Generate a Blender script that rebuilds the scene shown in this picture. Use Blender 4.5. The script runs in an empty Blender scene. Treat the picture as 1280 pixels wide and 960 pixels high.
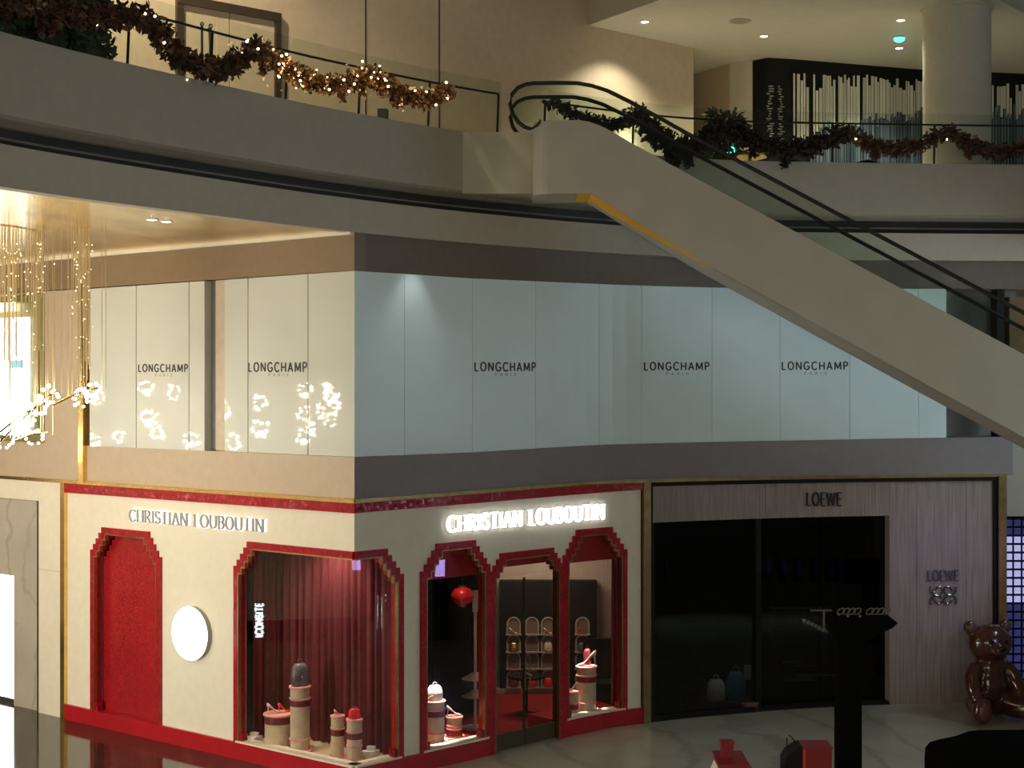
import bpy, bmesh, math, random
from mathutils import Vector, Matrix
random.seed(7)
SC = bpy.context.scene
COL = SC.collection
PI = math.pi
# ------------------------------------------------------------------ camera
F = 1900.0; HX = 640.0; HY = 477.0; CZ = 6.5
cam = bpy.data.cameras.new('camera'); camo = bpy.data.objects.new('camera', cam); COL.objects.link(camo)
camo.location = (0, 0, CZ); camo.rotation_euler = (PI/2, 0, 0)
cam.sensor_width = 36; cam.lens = F/1280*36; cam.shift_y = -3/1280; cam.clip_end = 200
SC.camera = camo
# ------------------------------------------------------------------ world, exposure, large lights
SC.view_settings.view_transform = 'Standard'; SC.view_settings.look = 'None'
SC.view_settings.exposure = 0.0; SC.view_settings.gamma = 1.0; SC.view_settings.use_curve_mapping = False
w = bpy.data.worlds.new('world'); SC.world = w; w.use_nodes = True
w.node_tree.nodes['Background'].inputs[0].default_value = (0.95, 0.9, 0.8, 1)
w.node_tree.nodes['Background'].inputs[1].default_value = 0.035

def aim(o, tgt):
    d = Vector(tgt) - o.location
    o.rotation_euler = d.to_track_quat('-Z', 'Y').to_euler()
def area(name, loc, tgt, sx, sy, power, col):
    l = bpy.data.lights.new(name, 'AREA'); l.shape = 'RECTANGLE'; l.size = sx; l.size_y = sy; l.energy = power; l.color = col
    o = bpy.data.objects.new(name, l); COL.objects.link(o); o.location = loc; aim(o, tgt); return o
def spot(name, loc, tgt, power, col, ang=60, blend=.6, rad=.08):
    l = bpy.data.lights.new(name, 'SPOT'); l.energy = power; l.color = col; l.spot_size = math.radians(ang); l.spot_blend = blend; l.shadow_soft_size = rad
    o = bpy.data.objects.new(name, l); COL.objects.link(o); o.location = loc; aim(o, tgt); return o
def point(name, loc, power, col, rad=.2):
    l = bpy.data.lights.new(name, 'POINT'); l.energy = power; l.color = col; l.shadow_soft_size = rad
    o = bpy.data.objects.new(name, l); COL.objects.link(o); o.location = loc; return o
# added fill light behind the camera, in place of unseen shop fronts
area('atrium_glow', (5, -3, 5.5), (0, 26, 6.5), 14, 3.5, 740, (1.0, .92, .70))
# added soft fill from above; no roof lamps are known
area('atrium_top_fill', (2, 14, 24), (2, 20, 0), 12, 12, 150, (1.0, .93, .82))

# ------------------------------------------------------------------ pixel helpers (photo 1280x960)
def P(px, py, D): return Vector(((px-HX)*D/F, D, CZ-(py-HY)*D/F))
def ZP(py, D): return CZ-(py-HY)*D/F
def XP(px, D): return (px-HX)*D/F

# ------------------------------------------------------------------ materials
M = {}
FILLW = 470  # lamp power in the added unseen room at right
def mat(name, col, rough=.6, metal=0, var=.08, scale=6, bump=0, bscale=40, spec=.5, coat=0, stretch=(1,1,1), island=0, emit=None, estr=0):
    m = bpy.data.materials.new(name); m.use_nodes = True; nt = m.node_tree; b = nt.nodes['Principled BSDF']
    b.inputs['Roughness'].default_value = rough; b.inputs['Metallic'].default_value = metal
    b.inputs['Specular IOR Level'].default_value = spec; b.inputs['Coat Weight'].default_value = coat
    tc = nt.nodes.new('ShaderNodeTexCoord'); mp = nt.nodes.new('ShaderNodeMapping'); mp.inputs['Scale'].default_value = stretch
    nt.links.new(tc.outputs['Object'], mp.inputs[0])
    nz = nt.nodes.new('ShaderNodeTexNoise'); nz.inputs['Scale'].default_value = scale; nz.inputs['Detail'].default_value = 4
    nt.links.new(mp.outputs[0], nz.inputs['Vector'])
    rp = nt.nodes.new('ShaderNodeValToRGB')
    lo = tuple(max(0, c*(1-var)) for c in col); hi = tuple(min(1, c*(1+var)) for c in col)
    rp.color_ramp.elements[0].position = .3; rp.color_ramp.elements[1].position = .7
    rp.color_ramp.elements[0].color = lo+(1,); rp.color_ramp.elements[1].color = hi+(1,)
    if island:
        g = nt.nodes.new('ShaderNodeNewGeometry'); nt.links.new(g.outputs['Random Per Island'], rp.inputs[0])
        rp.color_ramp.elements[0].position = 0; rp.color_ramp.elements[1].position = 1
    else: nt.links.new(nz.outputs[0], rp.inputs[0])
    nt.links.new(rp.outputs[0], b.inputs['Base Color'])
    if bump:
        n2 = nt.nodes.new('ShaderNodeTexNoise'); n2.inputs['Scale'].default_value = bscale; nt.links.new(mp.outputs[0], n2.inputs['Vector'])
        bp = nt.nodes.new('ShaderNodeBump'); bp.inputs['Strength'].default_value = bump; bp.inputs['Distance'].default_value = .02
        nt.links.new(n2.outputs[0], bp.inputs['Height']); nt.links.new(bp.outputs[0], b.inputs['Normal'])
    if emit: b.inputs['Emission Color'].default_value = emit+(1,); b.inputs['Emission Strength'].default_value = estr
    M[name] = m; return m
def emat(name, col, strength, var=.05, scale=3):
    m = bpy.data.materials.new(name); m.use_nodes = True; nt = m.node_tree; nt.nodes.clear()
    o = nt.nodes.new('ShaderNodeOutputMaterial'); e = nt.nodes.new('ShaderNodeEmission'); e.inputs[1].default_value = strength
    tc = nt.nodes.new('ShaderNodeTexCoord'); nz = nt.nodes.new('ShaderNodeTexNoise'); nz.inputs['Scale'].default_value = scale
    nt.links.new(tc.outputs['Object'], nz.inputs['Vector'])
    rp = nt.nodes.new('ShaderNodeValToRGB'); rp.color_ramp.elements[0].position = .35; rp.color_ramp.elements[1].position = .65
    rp.color_ramp.elements[0].color = tuple(c*(1-var) for c in col)+(1,); rp.color_ramp.elements[1].color = tuple(col)+(1,)
    nt.links.new(nz.outputs[0], rp.inputs[0]); nt.links.new(rp.outputs[0], e.inputs[0]); nt.links.new(e.outputs[0], o.inputs[0])
    M[name] = m; return m
def glass(name, tint=(1,1,1), ior=1.5, rough=0.0):
    m = bpy.data.materials.new(name); m.use_nodes = True; nt = m.node_tree; nt.nodes.clear()
    o = nt.nodes.new('ShaderNodeOutputMaterial'); mx = nt.nodes.new('ShaderNodeMixShader')
    t = nt.nodes.new('ShaderNodeBsdfTransparent'); t.inputs[0].default_value = tint+(1,)
    g = nt.nodes.new('ShaderNodeBsdfGlossy'); g.inputs['Roughness'].default_value = rough
    lw = nt.nodes.new('ShaderNodeLayerWeight'); pw = nt.nodes.new('ShaderNodeMath'); pw.operation = 'POWER'; pw.inputs[1].default_value = 4.0
    f = nt.nodes.new('ShaderNodeMath'); f.operation = 'MULTIPLY_ADD'; f.inputs[1].default_value = .9; f.inputs[2].default_value = ((ior-1)/(ior+1))**2*.8
    nt.links.new(lw.outputs['Facing'], pw.inputs[0]); nt.links.new(pw.outputs[0], f.inputs[0])
    nt.links.new(f.outputs[0], mx.inputs[0]); nt.links.new(t.outputs[0], mx.inputs[1]); nt.links.new(g.outputs[0], mx.inputs[2]); nt.links.new(mx.outputs[0], o.inputs[0])
    M[name] = m; return m
def mosaic(name, col, scale, rough=.2):
    """small glossy glass tiles, each tilted a little and a little lighter or darker"""
    m = mat(name, col, rough, 0, .1); nt = m.node_tree; b = nt.nodes['Principled BSDF']
    tc = nt.nodes['Texture Coordinate']; v = nt.nodes.new('ShaderNodeTexVoronoi'); v.inputs['Scale'].default_value = scale
    v.feature = 'F1'; v.distance = 'CHEBYCHEV'; v.inputs['Randomness'].default_value = .35
    nt.links.new(tc.outputs['Object'], v.inputs['Vector'])
    mx = nt.nodes.new('ShaderNodeMix'); mx.data_type = 'RGBA'; mx.blend_type = 'MULTIPLY'; mx.inputs[0].default_value = .55
    rp = [n for n in nt.nodes if n.type == 'VALTORGB'][0]
    nt.links.new(rp.outputs[0], mx.inputs[6]); nt.links.new(v.outputs['Color'], mx.inputs[7])
    hs = nt.nodes.new('ShaderNodeSeparateColor'); nt.links.new(v.outputs['Color'], hs.inputs[0])
    mr = nt.nodes.new('ShaderNodeMapRange'); mr.inputs[3].default_value = .65; mr.inputs[4].default_value = 1.1
    nt.links.new(hs.outputs[0], mr.inputs[0]); cm = nt.nodes.new('ShaderNodeMix'); cm.data_type = 'RGBA'; cm.blend_type = 'MULTIPLY'; cm.inputs[0].default_value = 1
    nt.links.new(rp.outputs[0], cm.inputs[6]); nt.links.new(mr.outputs[0], cm.inputs[7]); nt.links.new(cm.outputs[2], b.inputs['Base Color'])
    g = nt.nodes.new('ShaderNodeNewGeometry'); vs = nt.nodes.new('ShaderNodeVectorMath'); vs.operation = 'SUBTRACT'; vs.inputs[1].default_value = (.5,.5,.5)
    nt.links.new(v.outputs['Color'], vs.inputs[0]); sc = nt.nodes.new('ShaderNodeVectorMath'); sc.operation = 'SCALE'; sc.inputs['Scale'].default_value = .22
    nt.links.new(vs.outputs[0], sc.inputs[0]); ad = nt.nodes.new('ShaderNodeVectorMath'); nt.links.new(sc.outputs[0], ad.inputs[0]); nt.links.new(g.outputs['Normal'], ad.inputs[1])
    nm = nt.nodes.new('ShaderNodeVectorMath'); nm.operation = 'NORMALIZE'; nt.links.new(ad.outputs[0], nm.inputs[0]); nt.links.new(nm.outputs[0], b.inputs['Normal'])
    return m
def marble(name, col, vein, rough, vs=.5):
    m = mat(name, col, rough, 0, .1, .8); nt = m.node_tree; b = nt.nodes['Principled BSDF']
    tc = nt.nodes['Texture Coordinate']; wv = nt.nodes.new('ShaderNodeTexWave'); wv.inputs['Scale'].default_value = vs; wv.inputs['Distortion'].default_value = 9
    wv.inputs['Detail'].default_value = 5; wv.inputs['Detail Scale'].default_value = 1.3; nt.links.new(tc.outputs['Object'], wv.inputs['Vector'])
    r2 = nt.nodes.new('ShaderNodeValToRGB'); r2.color_ramp.elements[0].position = 0; r2.color_ramp.elements[0].color = (1,1,1,1)
    r2.color_ramp.elements[1].position = .10; r2.color_ramp.elements[1].color = (0,0,0,1)
    nt.links.new(wv.outputs['Fac'], r2.inputs[0]); mx = nt.nodes.new('ShaderNodeMix'); mx.data_type = 'RGBA'
    rp = [n for n in nt.nodes if n.type == 'VALTORGB'][0]
    nt.links.new(r2.outputs[0], mx.inputs[0]); nt.links.new(rp.outputs[0], mx.inputs[6]); mx.inputs[7].default_value = vein+(1,); nt.links.new(mx.outputs[2], b.inputs['Base Color'])
    return m
mat('plaster', (.46,.41,.34), .7, var=.04); mat('plaster_lit', (.53,.475,.385), .7, var=.04); mat('plaster_grey', (.36,.32,.285), .7, var=.04)
mat('esc_clad', (.46,.42,.34), .45, var=.04, scale=2)
mat('slot_black', (.02,.019,.018), .6); mat('recess', (.20,.18,.17), .6)
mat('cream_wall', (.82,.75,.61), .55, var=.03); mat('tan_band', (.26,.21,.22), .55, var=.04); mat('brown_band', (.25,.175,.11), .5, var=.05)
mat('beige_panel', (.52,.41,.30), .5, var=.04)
mat('white_glass', (.66,.68,.64), .3, var=.03, scale=1, spec=.15, coat=1.0); mat('satin_panel', (.78,.90,.93), .38, var=.03, scale=1, coat=.8); M['satin_panel'].node_tree.nodes['Principled BSDF'].inputs['Coat Roughness'].default_value = .35; mat('joint', (.18,.18,.17), .7); mat('panel_return', (.55,.48,.38), .5)
mat('gold', (.80,.56,.22), .22, 1, .12, 8); mat('gold_leaf', (.85,.66,.36), .24, 1, .25, 2.2, bump=.12, bscale=5, stretch=(1,.35,1))
mat('old_gold', (.42,.30,.13), .35, 1, .15)
mat('black', (.010,.010,.010), .6, spec=.2); mat('black_gloss', (.008,.008,.009), .12, spec=.3); mat('void', (.006,.006,.006), .9, spec=.0)
mat('dark_metal', (.03,.03,.028), .4, .6); mat('rubber', (.012,.012,.012), .45)
mat('amber_dim', (.20,.085,.012), .5); mat('brown_band_shaded', (.17,.122,.088), .5, var=.05); mat('wire', (.78,.62,.36), .4, .35); mat('niche_tan', (.16,.12,.085), .7); mat('white_room', (.8,.8,.8), .7); mat('orange', (.95,.48,.02), .5)
mosaic('red_mosaic', (.42,.012,.018), 55); mosaic('red_tile', (.42,.010,.02), 22, .2)
mat('red_gloss', (.42,.006,.014), .3, var=.1); mat('red_paint', (.27,.007,.012), .5)
mat('curtain', (.17,.018,.026), .75, var=.2, scale=9, bump=.15); mat('carpet', (.34,.008,.012), .9, var=.2, bump=.3, bscale=200)
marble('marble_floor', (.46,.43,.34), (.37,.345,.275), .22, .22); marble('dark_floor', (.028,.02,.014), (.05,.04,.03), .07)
marble('limestone', (.48,.43,.36), (.40,.36,.30), .5)
mat('tan_floor', (.62,.52,.32), .5); mat('tan_wall', (.36,.29,.23), .6); mat('wood_pale', (.30,.235,.215), .32, var=.28, scale=5, stretch=(9,9,.25), coat=.25)
M['wood_pale'].node_tree.nodes['Principled BSDF'].inputs['Coat Roughness'].default_value = .5; M['wood_pale'].node_tree.nodes['Principled BSDF'].inputs['Roughness'].default_value = .5
mat('drum', (.62,.52,.36), .7, var=.15, bump=.2); mat('pink', (.80,.36,.32), .5); mat('maroon', (.16,.012,.018), .5)
mat('white_item', (.85,.82,.78), .35); mat('pale_pink', (.85,.62,.58), .4); mat('grey_item', (.12,.12,.125), .35, var=.3); mat('red_item', (.75,.015,.02), .3)
mat('bear_brown', (.07,.022,.013), .2, var=.15, coat=.3); mat('bear_pad', (.13,.055,.04), .3)
mat('leaf_green', (.055,.09,.04), .6, var=.6, island=1); mat('bark', (.06,.045,.03), .8)
mat('garland_brown', (.11,.055,.032), .55, var=.8, island=1); mat('garland_dark', (.04,.03,.022), .6, var=.8, island=1)
mat('tinsel', (.62,.34,.15), .22, .75, .75, island=1); mat('pot', (.05,.05,.05), .4); mat('door_frame', (.05,.034,.022), .5)
mat('steel', (.45,.45,.43), .25, .9); mat('ceiling_white', (.66,.63,.54), .7, var=.03); mat('text_dark', (.025,.025,.025), .5); mat('text_faint', (.36,.37,.36), .5)
mat('sign_grey', (.40,.38,.35), .4); mat('strip_white', (.80,.79,.70), .5, var=.2, island=1); mat('strip_blue', (.15,.20,.27), .5, var=.5, island=1)
mat('olive', (.20,.18,.06), .4); mat('kick', (.10,.085,.045), .35, .5); mat('pale_wall', (.62,.50,.38), .6); mat('teal_item', (.10,.28,.38), .4); mat('chrome_letter', (.30,.29,.32), .2, .9)
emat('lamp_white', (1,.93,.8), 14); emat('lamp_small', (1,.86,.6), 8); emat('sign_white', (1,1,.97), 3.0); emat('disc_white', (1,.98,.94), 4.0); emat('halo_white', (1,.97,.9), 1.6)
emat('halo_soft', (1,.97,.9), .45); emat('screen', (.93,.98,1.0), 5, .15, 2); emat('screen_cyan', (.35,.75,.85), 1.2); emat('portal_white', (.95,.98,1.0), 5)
emat('blossom', (1,.93,.72), 32); emat('spark', (1,.85,.5), 9); emat('led_cyan', (.1,.95,.85), 3); emat('block_blue', (.55,.56,1.0), .85, .25, 5); emat('block_dim', (.10,.11,.42), .35, .5, 5)
emat('violet_screen', (.50,.40,1.0), 16, .2, 1); emat('sign_cyan', (.75,1,1), 26); emat('red_glow', (1,.05,.03), .6)
glass('shop_glass', (.95,.94,.93), 1.45); glass('rail_glass', (.92,.95,.92), 1.45); glass('dark_glass', (.55,.55,.55), 1.5)

# ------------------------------------------------------------------ mesh helpers
class MB:
    def __init__(s): s.v = []; s.f = []
    def add(s, vs, fs):
        n = len(s.v); s.v += [tuple(v) for v in vs]; s.f += [tuple(i+n for i in f) for f in fs]; return s
    def box(s, x0, x1, y0, y1, z0, z1):
        return s.add([(x0,y0,z0),(x1,y0,z0),(x1,y1,z0),(x0,y1,z0),(x0,y0,z1),(x1,y0,z1),(x1,y1,z1),(x0,y1,z1)],
                     [(0,3,2,1),(4,5,6,7),(0,1,5,4),(1,2,6,5),(2,3,7,6),(3,0,4,7)])
    def prism(s, poly, z0, z1):
        n = len(poly); vs = [(x,y,z0) for x,y in poly]+[(x,y,z1) for x,y in poly]
        return s.add(vs, [tuple(range(n))[::-1], tuple(range(n,2*n))]+[(i,(i+1)%n,n+(i+1)%n,n+i) for i in range(n)])
    def xprism(s, poly, y0, y1):   # polygon in x,z drawn out along y
        n = len(poly); vs = [(x,y0,z) for x,z in poly]+[(x,y1,z) for x,z in poly]
        return s.add(vs, [tuple(range(n)), tuple(range(n,2*n))[::-1]]+[(i,(i+1)%n,n+(i+1)%n,n+i) for i in range(n)])
    def lathe(s, prof, seg=24, c=(0,0,0)):
        n = len(prof); vs = []
        for k in range(seg):
            a = 2*PI*k/seg
            for r,z in prof: vs.append((c[0]+r*math.cos(a), c[1]+r*math.sin(a), c[2]+z))
        fs = []
        for k in range(seg):
            k2 = (k+1)%seg
            for i in range(n-1): fs.append((k*n+i, k2*n+i, k2*n+i+1, k*n+i+1))
        fs.append(tuple(k*n for k in range(seg))[::-1]); fs.append(tuple(k*n+n-1 for k in range(seg)))
        return s.add(vs, fs)
    def tube(s, pts, r, seg=8, closed=False):
        pts = [Vector(p) for p in pts]; n = len(pts); vs = []; rs = r if isinstance(r, (list,tuple)) else [r]*n
        for i,p in enumerate(pts):
            a = pts[i-1] if (i > 0 or closed) else p; b = pts[(i+1)%n] if (i < n-1 or closed) else p
            t = (b-a).normalized(); u = t.orthogonal() if abs(t.z) > .95 else t.cross(Vector((0,0,1)))
            u.normalize(); q = t.cross(u)
            for k in range(seg):
                an = 2*PI*k/seg; vs.append(p+(u*math.cos(an)+q*math.sin(an))*rs[i])
        fs = []
        for i in range(n if closed else n-1):
            j = (i+1)%n
            for k in range(seg): k2 = (k+1)%seg; fs.append((i*seg+k, i*seg+k2, j*seg+k2, j*seg+k))
        if not closed: fs += [tuple(range(seg))[::-1], tuple((n-1)*seg+k for k in range(seg))]
        return s.add(vs, fs)
    def ball(s, c, r, u=12, v=8):
        c = Vector(c); rr = r if isinstance(r,(list,tuple)) else (r,r,r); vs = [(c.x,c.y,c.z-rr[2])]
        for j in range(1,v):
            th = PI*j/v
            for k in range(u): a = 2*PI*k/u; vs.append((c.x+rr[0]*math.sin(th)*math.cos(a), c.y+rr[1]*math.sin(th)*math.sin(a), c.z-rr[2]*math.cos(th)))
        vs.append((c.x,c.y,c.z+rr[2])); fs = []
        for k in range(u): fs.append((0,1+(k+1)%u,1+k))
        for j in range(v-2):
            for k in range(u): a=1+j*u+k; b=1+j*u+(k+1)%u; fs.append((a,b,b+u,a+u))
        L = len(vs)-1; o = 1+(v-2)*u
        for k in range(u): fs.append((o+k,o+(k+1)%u,L))
        return s.add(vs, fs)
def mesh(name, mb):
    me = bpy.data.meshes.new(name); me.from_pydata(mb.v, [], mb.f)
    bm = bmesh.new(); bm.from_mesh(me); bmesh.ops.recalc_face_normals(bm, faces=bm.faces); bm.to_mesh(me); bm.free(); me.update(); return me
def obj(name, mb, m, parent=None, smooth=False, local=False, kind=None, label=None):
    me = mb if isinstance(mb, bpy.types.Mesh) else mesh(name, mb)
    if not me.materials: me.materials.append(M[m])
    if smooth: me.shade_smooth() if hasattr(me,'shade_smooth') else None
    o = bpy.data.objects.new(name, me); COL.objects.link(o)
    if parent is not None:
        o.parent = parent
        if not local: o.matrix_parent_inverse = parent_inv(parent)
    if kind: o['kind'] = kind
    if label: o['label'] = label
    return o
def world_of(o):
    m = o.matrix_basis.copy()
    if o.parent is not None: m = world_of(o.parent) @ o.matrix_parent_inverse @ m
    return m
def parent_inv(p): return world_of(p).inverted()
def tag(o, label, cat, group=None, kind=None):
    o['label'] = label; o['category'] = cat
    if group: o['group'] = group
    if kind: o['kind'] = kind
    return o
def thing(name, loc, label, cat, group=None, kind=None, rz=0):
    o = bpy.data.objects.new(name, None); COL.objects.link(o); o.location = loc; o.rotation_euler = (0,0,rz); o.empty_display_size = .1
    return tag(o, label, cat, group, kind)
def copy_tree(o, parent=None):
    c = o.copy(); COL.objects.link(c); c.parent = parent
    if parent is not None: c.matrix_parent_inverse = o.matrix_parent_inverse.copy()
    for ch in list(o.children): copy_tree(ch, c)
    return c

# ------------------------------------------------------------------ wall lines in plan
class Sheet:
    """a vertical wall over a plan line; s runs along it, o outwards from its face (to the viewer)"""
    def __init__(self, pts, sub=1, side=1):
        if sub > 1:
            q = []; n = len(pts)
            for i in range(n-1):
                p0 = Vector(pts[max(i-1,0)]); p1 = Vector(pts[i]); p2 = Vector(pts[i+1]); p3 = Vector(pts[min(i+2,n-1)])
                for k in range(sub):
                    t = k/sub; q.append(.5*((2*p1)+(p2-p0)*t+(2*p0-5*p1+4*p2-p3)*t*t+(3*p1-p0-3*p2+p3)*t**3))
            q.append(Vector(pts[-1])); pts = q
        self.p = [Vector(x) for x in pts]; self.side = side
        self.c = [0]
        for a,b in zip(self.p, self.p[1:]): self.c.append(self.c[-1]+(b-a).length)
        n = len(self.p); self.n = []
        for i in range(n):
            t = (self.p[min(i+1,n-1)]-self.p[max(i-1,0)]).normalized(); self.n.append(Vector((t.y,-t.x))*side)
    def at(self, s, o=0):
        c = self.c; n = len(c); i = 0
        if s <= 0: i = 0
        elif s >= c[-1]: i = n-2
        else:
            while i < n-2 and c[i+1] < s: i += 1
        t = (s-c[i])/(c[i+1]-c[i]); p = self.p[i].lerp(self.p[i+1], t); nn = self.n[i].lerp(self.n[i+1], min(max(t,0),1)).normalized()
        q = p+nn*o; return q
    def pt(self, s, z, o=0): q = self.at(s, o); return Vector((q.x, q.y, z))
    def normal(self, s): a = self.at(s,1)-self.at(s,0); return Vector((a.x,a.y,0))
    def s_px(self, px):
        k = (px-HX)/F; best = None
        for i in range(len(self.p)-1):
            a = self.p[i]; b = self.p[i+1]; fa = a.x-k*a.y; fb = b.x-k*b.y
            if (fa <= 0 <= fb) or (fb <= 0 <= fa):
                return self.c[i]+(self.c[i+1]-self.c[i])*fa/(fa-fb)
        a = self.p[0]; b = self.p[-1]
        i = 0 if abs(a.x-k*a.y) < abs(b.x-k*b.y) else len(self.p)-2
        a = self.p[i]; b = self.p[i+1]; fa = a.x-k*a.y; fb = b.x-k*b.y
        return self.c[i]+(self.c[i+1]-self.c[i])*fa/(fa-fb)
    def D(self, px): return self.at(self.s_px(px)).y
    def z(self, px, py): return ZP(py, self.D(px))
    def line(self, L):
        q = sorted((self.s_px(px), self.z(px,py)) for px,py in L)
        def f(s):
            if s <= q[0][0]: i = 0
            elif s >= q[-1][0]: i = len(q)-2
            else:
                i = 0
                while q[i+1][0] < s: i += 1
            (a,za),(b,zb) = q[i],q[i+1]
            return za+(zb-za)*(s-a)/(b-a) if q[0][0] <= s <= q[-1][0] else (q[0][1] if s < q[0][0] else q[-1][1])
        return f
    def segs(self, s0, s1, mx=.35):
        if len(self.p) == 2: return [s0, s1]
        n = max(1, math.ceil(abs(s1-s0)/mx)); return [s0+(s1-s0)*i/n for i in range(n+1)]
    def loft(self, mb, s0, s1, prof, mx=.35):
        """prof: closed list of (o, z) ; z may be a function of s"""
        ss = self.segs(s0, s1, mx); n = len(prof); vs = []
        for s in ss:
            for o,z in prof: vs.append(self.pt(s, z(s) if callable(z) else z, o))
        fs = []
        for i in range(len(ss)-1):
            for k in range(n): k2 = (k+1)%n; fs.append((i*n+k, i*n+k2, (i+1)*n+k2, (i+1)*n+k))
        fs += [tuple(range(n)), tuple((len(ss)-1)*n+k for k in range(n))[::-1]]
        mb.add(vs, fs); return mb
    def box(self, mb, s0, s1, z0, z1, o0, o1, mx=.35):
        return self.loft(mb, s0, s1, [(o0,z0),(o1,z0),(o1,z1),(o0,z1)], mx)
COR = (-2.53, 24.41)
u = Vector((-6.07, 4.87)).normalized()
LW = Sheet([COR, (COR[0]+u.x*22, COR[1]+u.y*22)], 1, -1)
RW = Sheet([COR, (-0.676,26.2), (1.49,28.3), (2.61,29.0), (3.93,29.6), (5.72,30.2), (7.65,30.6), (9.84,30.9), (10.6,30.95)], 8, 1)
FA = Sheet([(-8.6,14.2), (-7.4,16.5), (-6.3,18.7), (-5.4,20.3), (-3.66,22.9), (-2.67,24.2), (-.9,26.15), (1.48,28.15), (3.56,29.35), (5.65,29.8), (10.2,30.2), (14,30.4)], 8, 1)
TW = Sheet([(-14.0,19.8), (1.7,33.7), (4.3,36.0)], 1, 1)      # back wall of the upper gallery
Lp, Rp = LW.s_px, RW.s_px
zL_top = 8.90
L_bandtop = LW.line([(443,289.5),(112,319),(0,329.4)]); L_ptop = LW.line([(443,337.8),(112,361)]); L_pbot = LW.line([(443,571.6),(112,557.5),(0,552)])
L_gold = LW.line([(443,626.5),(80,601.8),(0,596)]); L_redb = LW.line([(443,641.6),(83,615.6)])
R_bandtop = RW.line([(443,289.5),(740,314.8),(830,318.6),(1060,322),(1280,322)]); R_ptop = RW.line([(443,337.8),(591,347.5),(740,354),(894,359),(1184,360.5),(1290,361)])
R_pbot = RW.line([(443,571.6),(591,566),(740,557),(1000,551),(1245,546.5),(1270,546)]); R_gold = RW.line([(443,626.5),(740,603),(811,601),(1000,597),(1245,594),(1270,593.5)])
R_redb = RW.line([(447,641),(740,616.5),(803,612)])
BASE = .30

# ================================================================== STRUCTURE
# floors
corner = Vector(COR)
fl = MB().add([(-30,-12,0),(30,-12,0),(30,46,0),(-30,46,0)], [(0,1,2,3)]); fl.add([(-30,-12,-.3),(30,-12,-.3),(30,46,-.3),(-30,46,-.3)], [(3,2,1,0)])
floor = tag(obj('floor', fl, 'marble_floor'), 'pale veined marble floor in front of the shops', 'floor', kind='structure')
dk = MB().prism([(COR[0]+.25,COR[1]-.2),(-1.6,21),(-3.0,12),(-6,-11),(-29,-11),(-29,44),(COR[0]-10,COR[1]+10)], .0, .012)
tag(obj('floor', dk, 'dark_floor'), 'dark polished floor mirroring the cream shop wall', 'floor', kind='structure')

# slabs between the storeys (they keep the light of each storey apart)
sl = MB(); pts = [RW.at(s) for s in RW.segs(0, RW.c[-1], .8)]
poly = [(p.x,p.y) for p in pts]+[(11,44),(-24,44)]+[(LW.at(s).x,LW.at(s).y) for s in (20,)]
poly_in = [(RW.at(s,-.3).x, RW.at(s,-.3).y) for s in RW.segs(.3, RW.c[-1], .8)]+[(11,44),(-24,44),(LW.at(20,-.3).x,LW.at(20,-.3).y)]
sl.prism(poly_in, 4.5, 5.0)
tag(obj('ceiling', sl, 'plaster_grey'), 'slab above the ground floor shops', 'ceiling', kind='structure')
# gallery floor slab + fascia
s_end = FA.c[-1]
fm = FA.loft(MB(), 0, s_end, [(0,10.81),(0,9.80),(-.06,9.76),(-.26,9.70),(-.8,9.68),(-.8,10.6),(-.22,10.6),(-.22,10.81)], .5)
fas = tag(obj('trim_1', fm, 'plaster', smooth=False), 'curved plaster fascia of the upper gallery above the dark shadow gap', 'fascia', kind='structure')
obj('shadow_gap', FA.loft(MB(), 0, s_end, [(-.34,9.70),(-.34,9.40),(-.5,9.40),(-.5,9.70)], .5), 'slot_black', fas)
obj('gap_rail', FA.loft(MB(), 0, s_end, [(-.25,9.565),(-.25,9.535),(-.34,9.535),(-.34,9.565)], .5), 'recess', fas)
lf = FA.loft(MB(), 0, s_end, [(0,9.43),(0,8.90),(-.22,8.90),(-.22,9.3),(-.5,9.3),(-.5,9.43)], .5)
tag(obj('trim_2', lf, 'plaster_lit'), 'lower curved plaster fascia just above the shop hoardings', 'fascia', kind='structure')  # lighter copy of the plaster; light from below put into the colour
g3 = [(FA.at(s,-.3).x, FA.at(s,-.3).y) for s in FA.segs(0, s_end, 1.0)]+[(16,46),(-26,46),(-26,14)]
tag(obj('floor', MB().prism(g3, 10.45, 10.6), 'marble_floor'), 'floor of the upper gallery behind the glass balustrade', 'floor', kind='structure')
# gold canopy ceiling at left
gc = [(FA.at(s,-.2).x, FA.at(s,-.2).y) for s in FA.segs(0, FA.s_px(440), .6)]+[(LW.at(20,-.1).x,LW.at(20,-.1).y),(-24,14.2)]
gold_ceiling = tag(obj('ceiling', MB().prism(gc, 8.92, 9.0), 'gold_leaf'), 'shiny gold leaf ceiling under the gallery at the left', 'ceiling', kind='structure')
cov = LW.box(MB(), 0, 20, lambda s: L_bandtop(s)-.05, lambda s: L_bandtop(s)+.06, 0, .10)
obj('cove_moulding', cov, 'cream_wall', gold_ceiling)
sp = MB().prism(poly_in, 8.95, 9.3); tag(obj('ceiling', sp, 'plaster_grey'), 'slab above the hoarded upper shop', 'ceiling', kind='structure')

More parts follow.
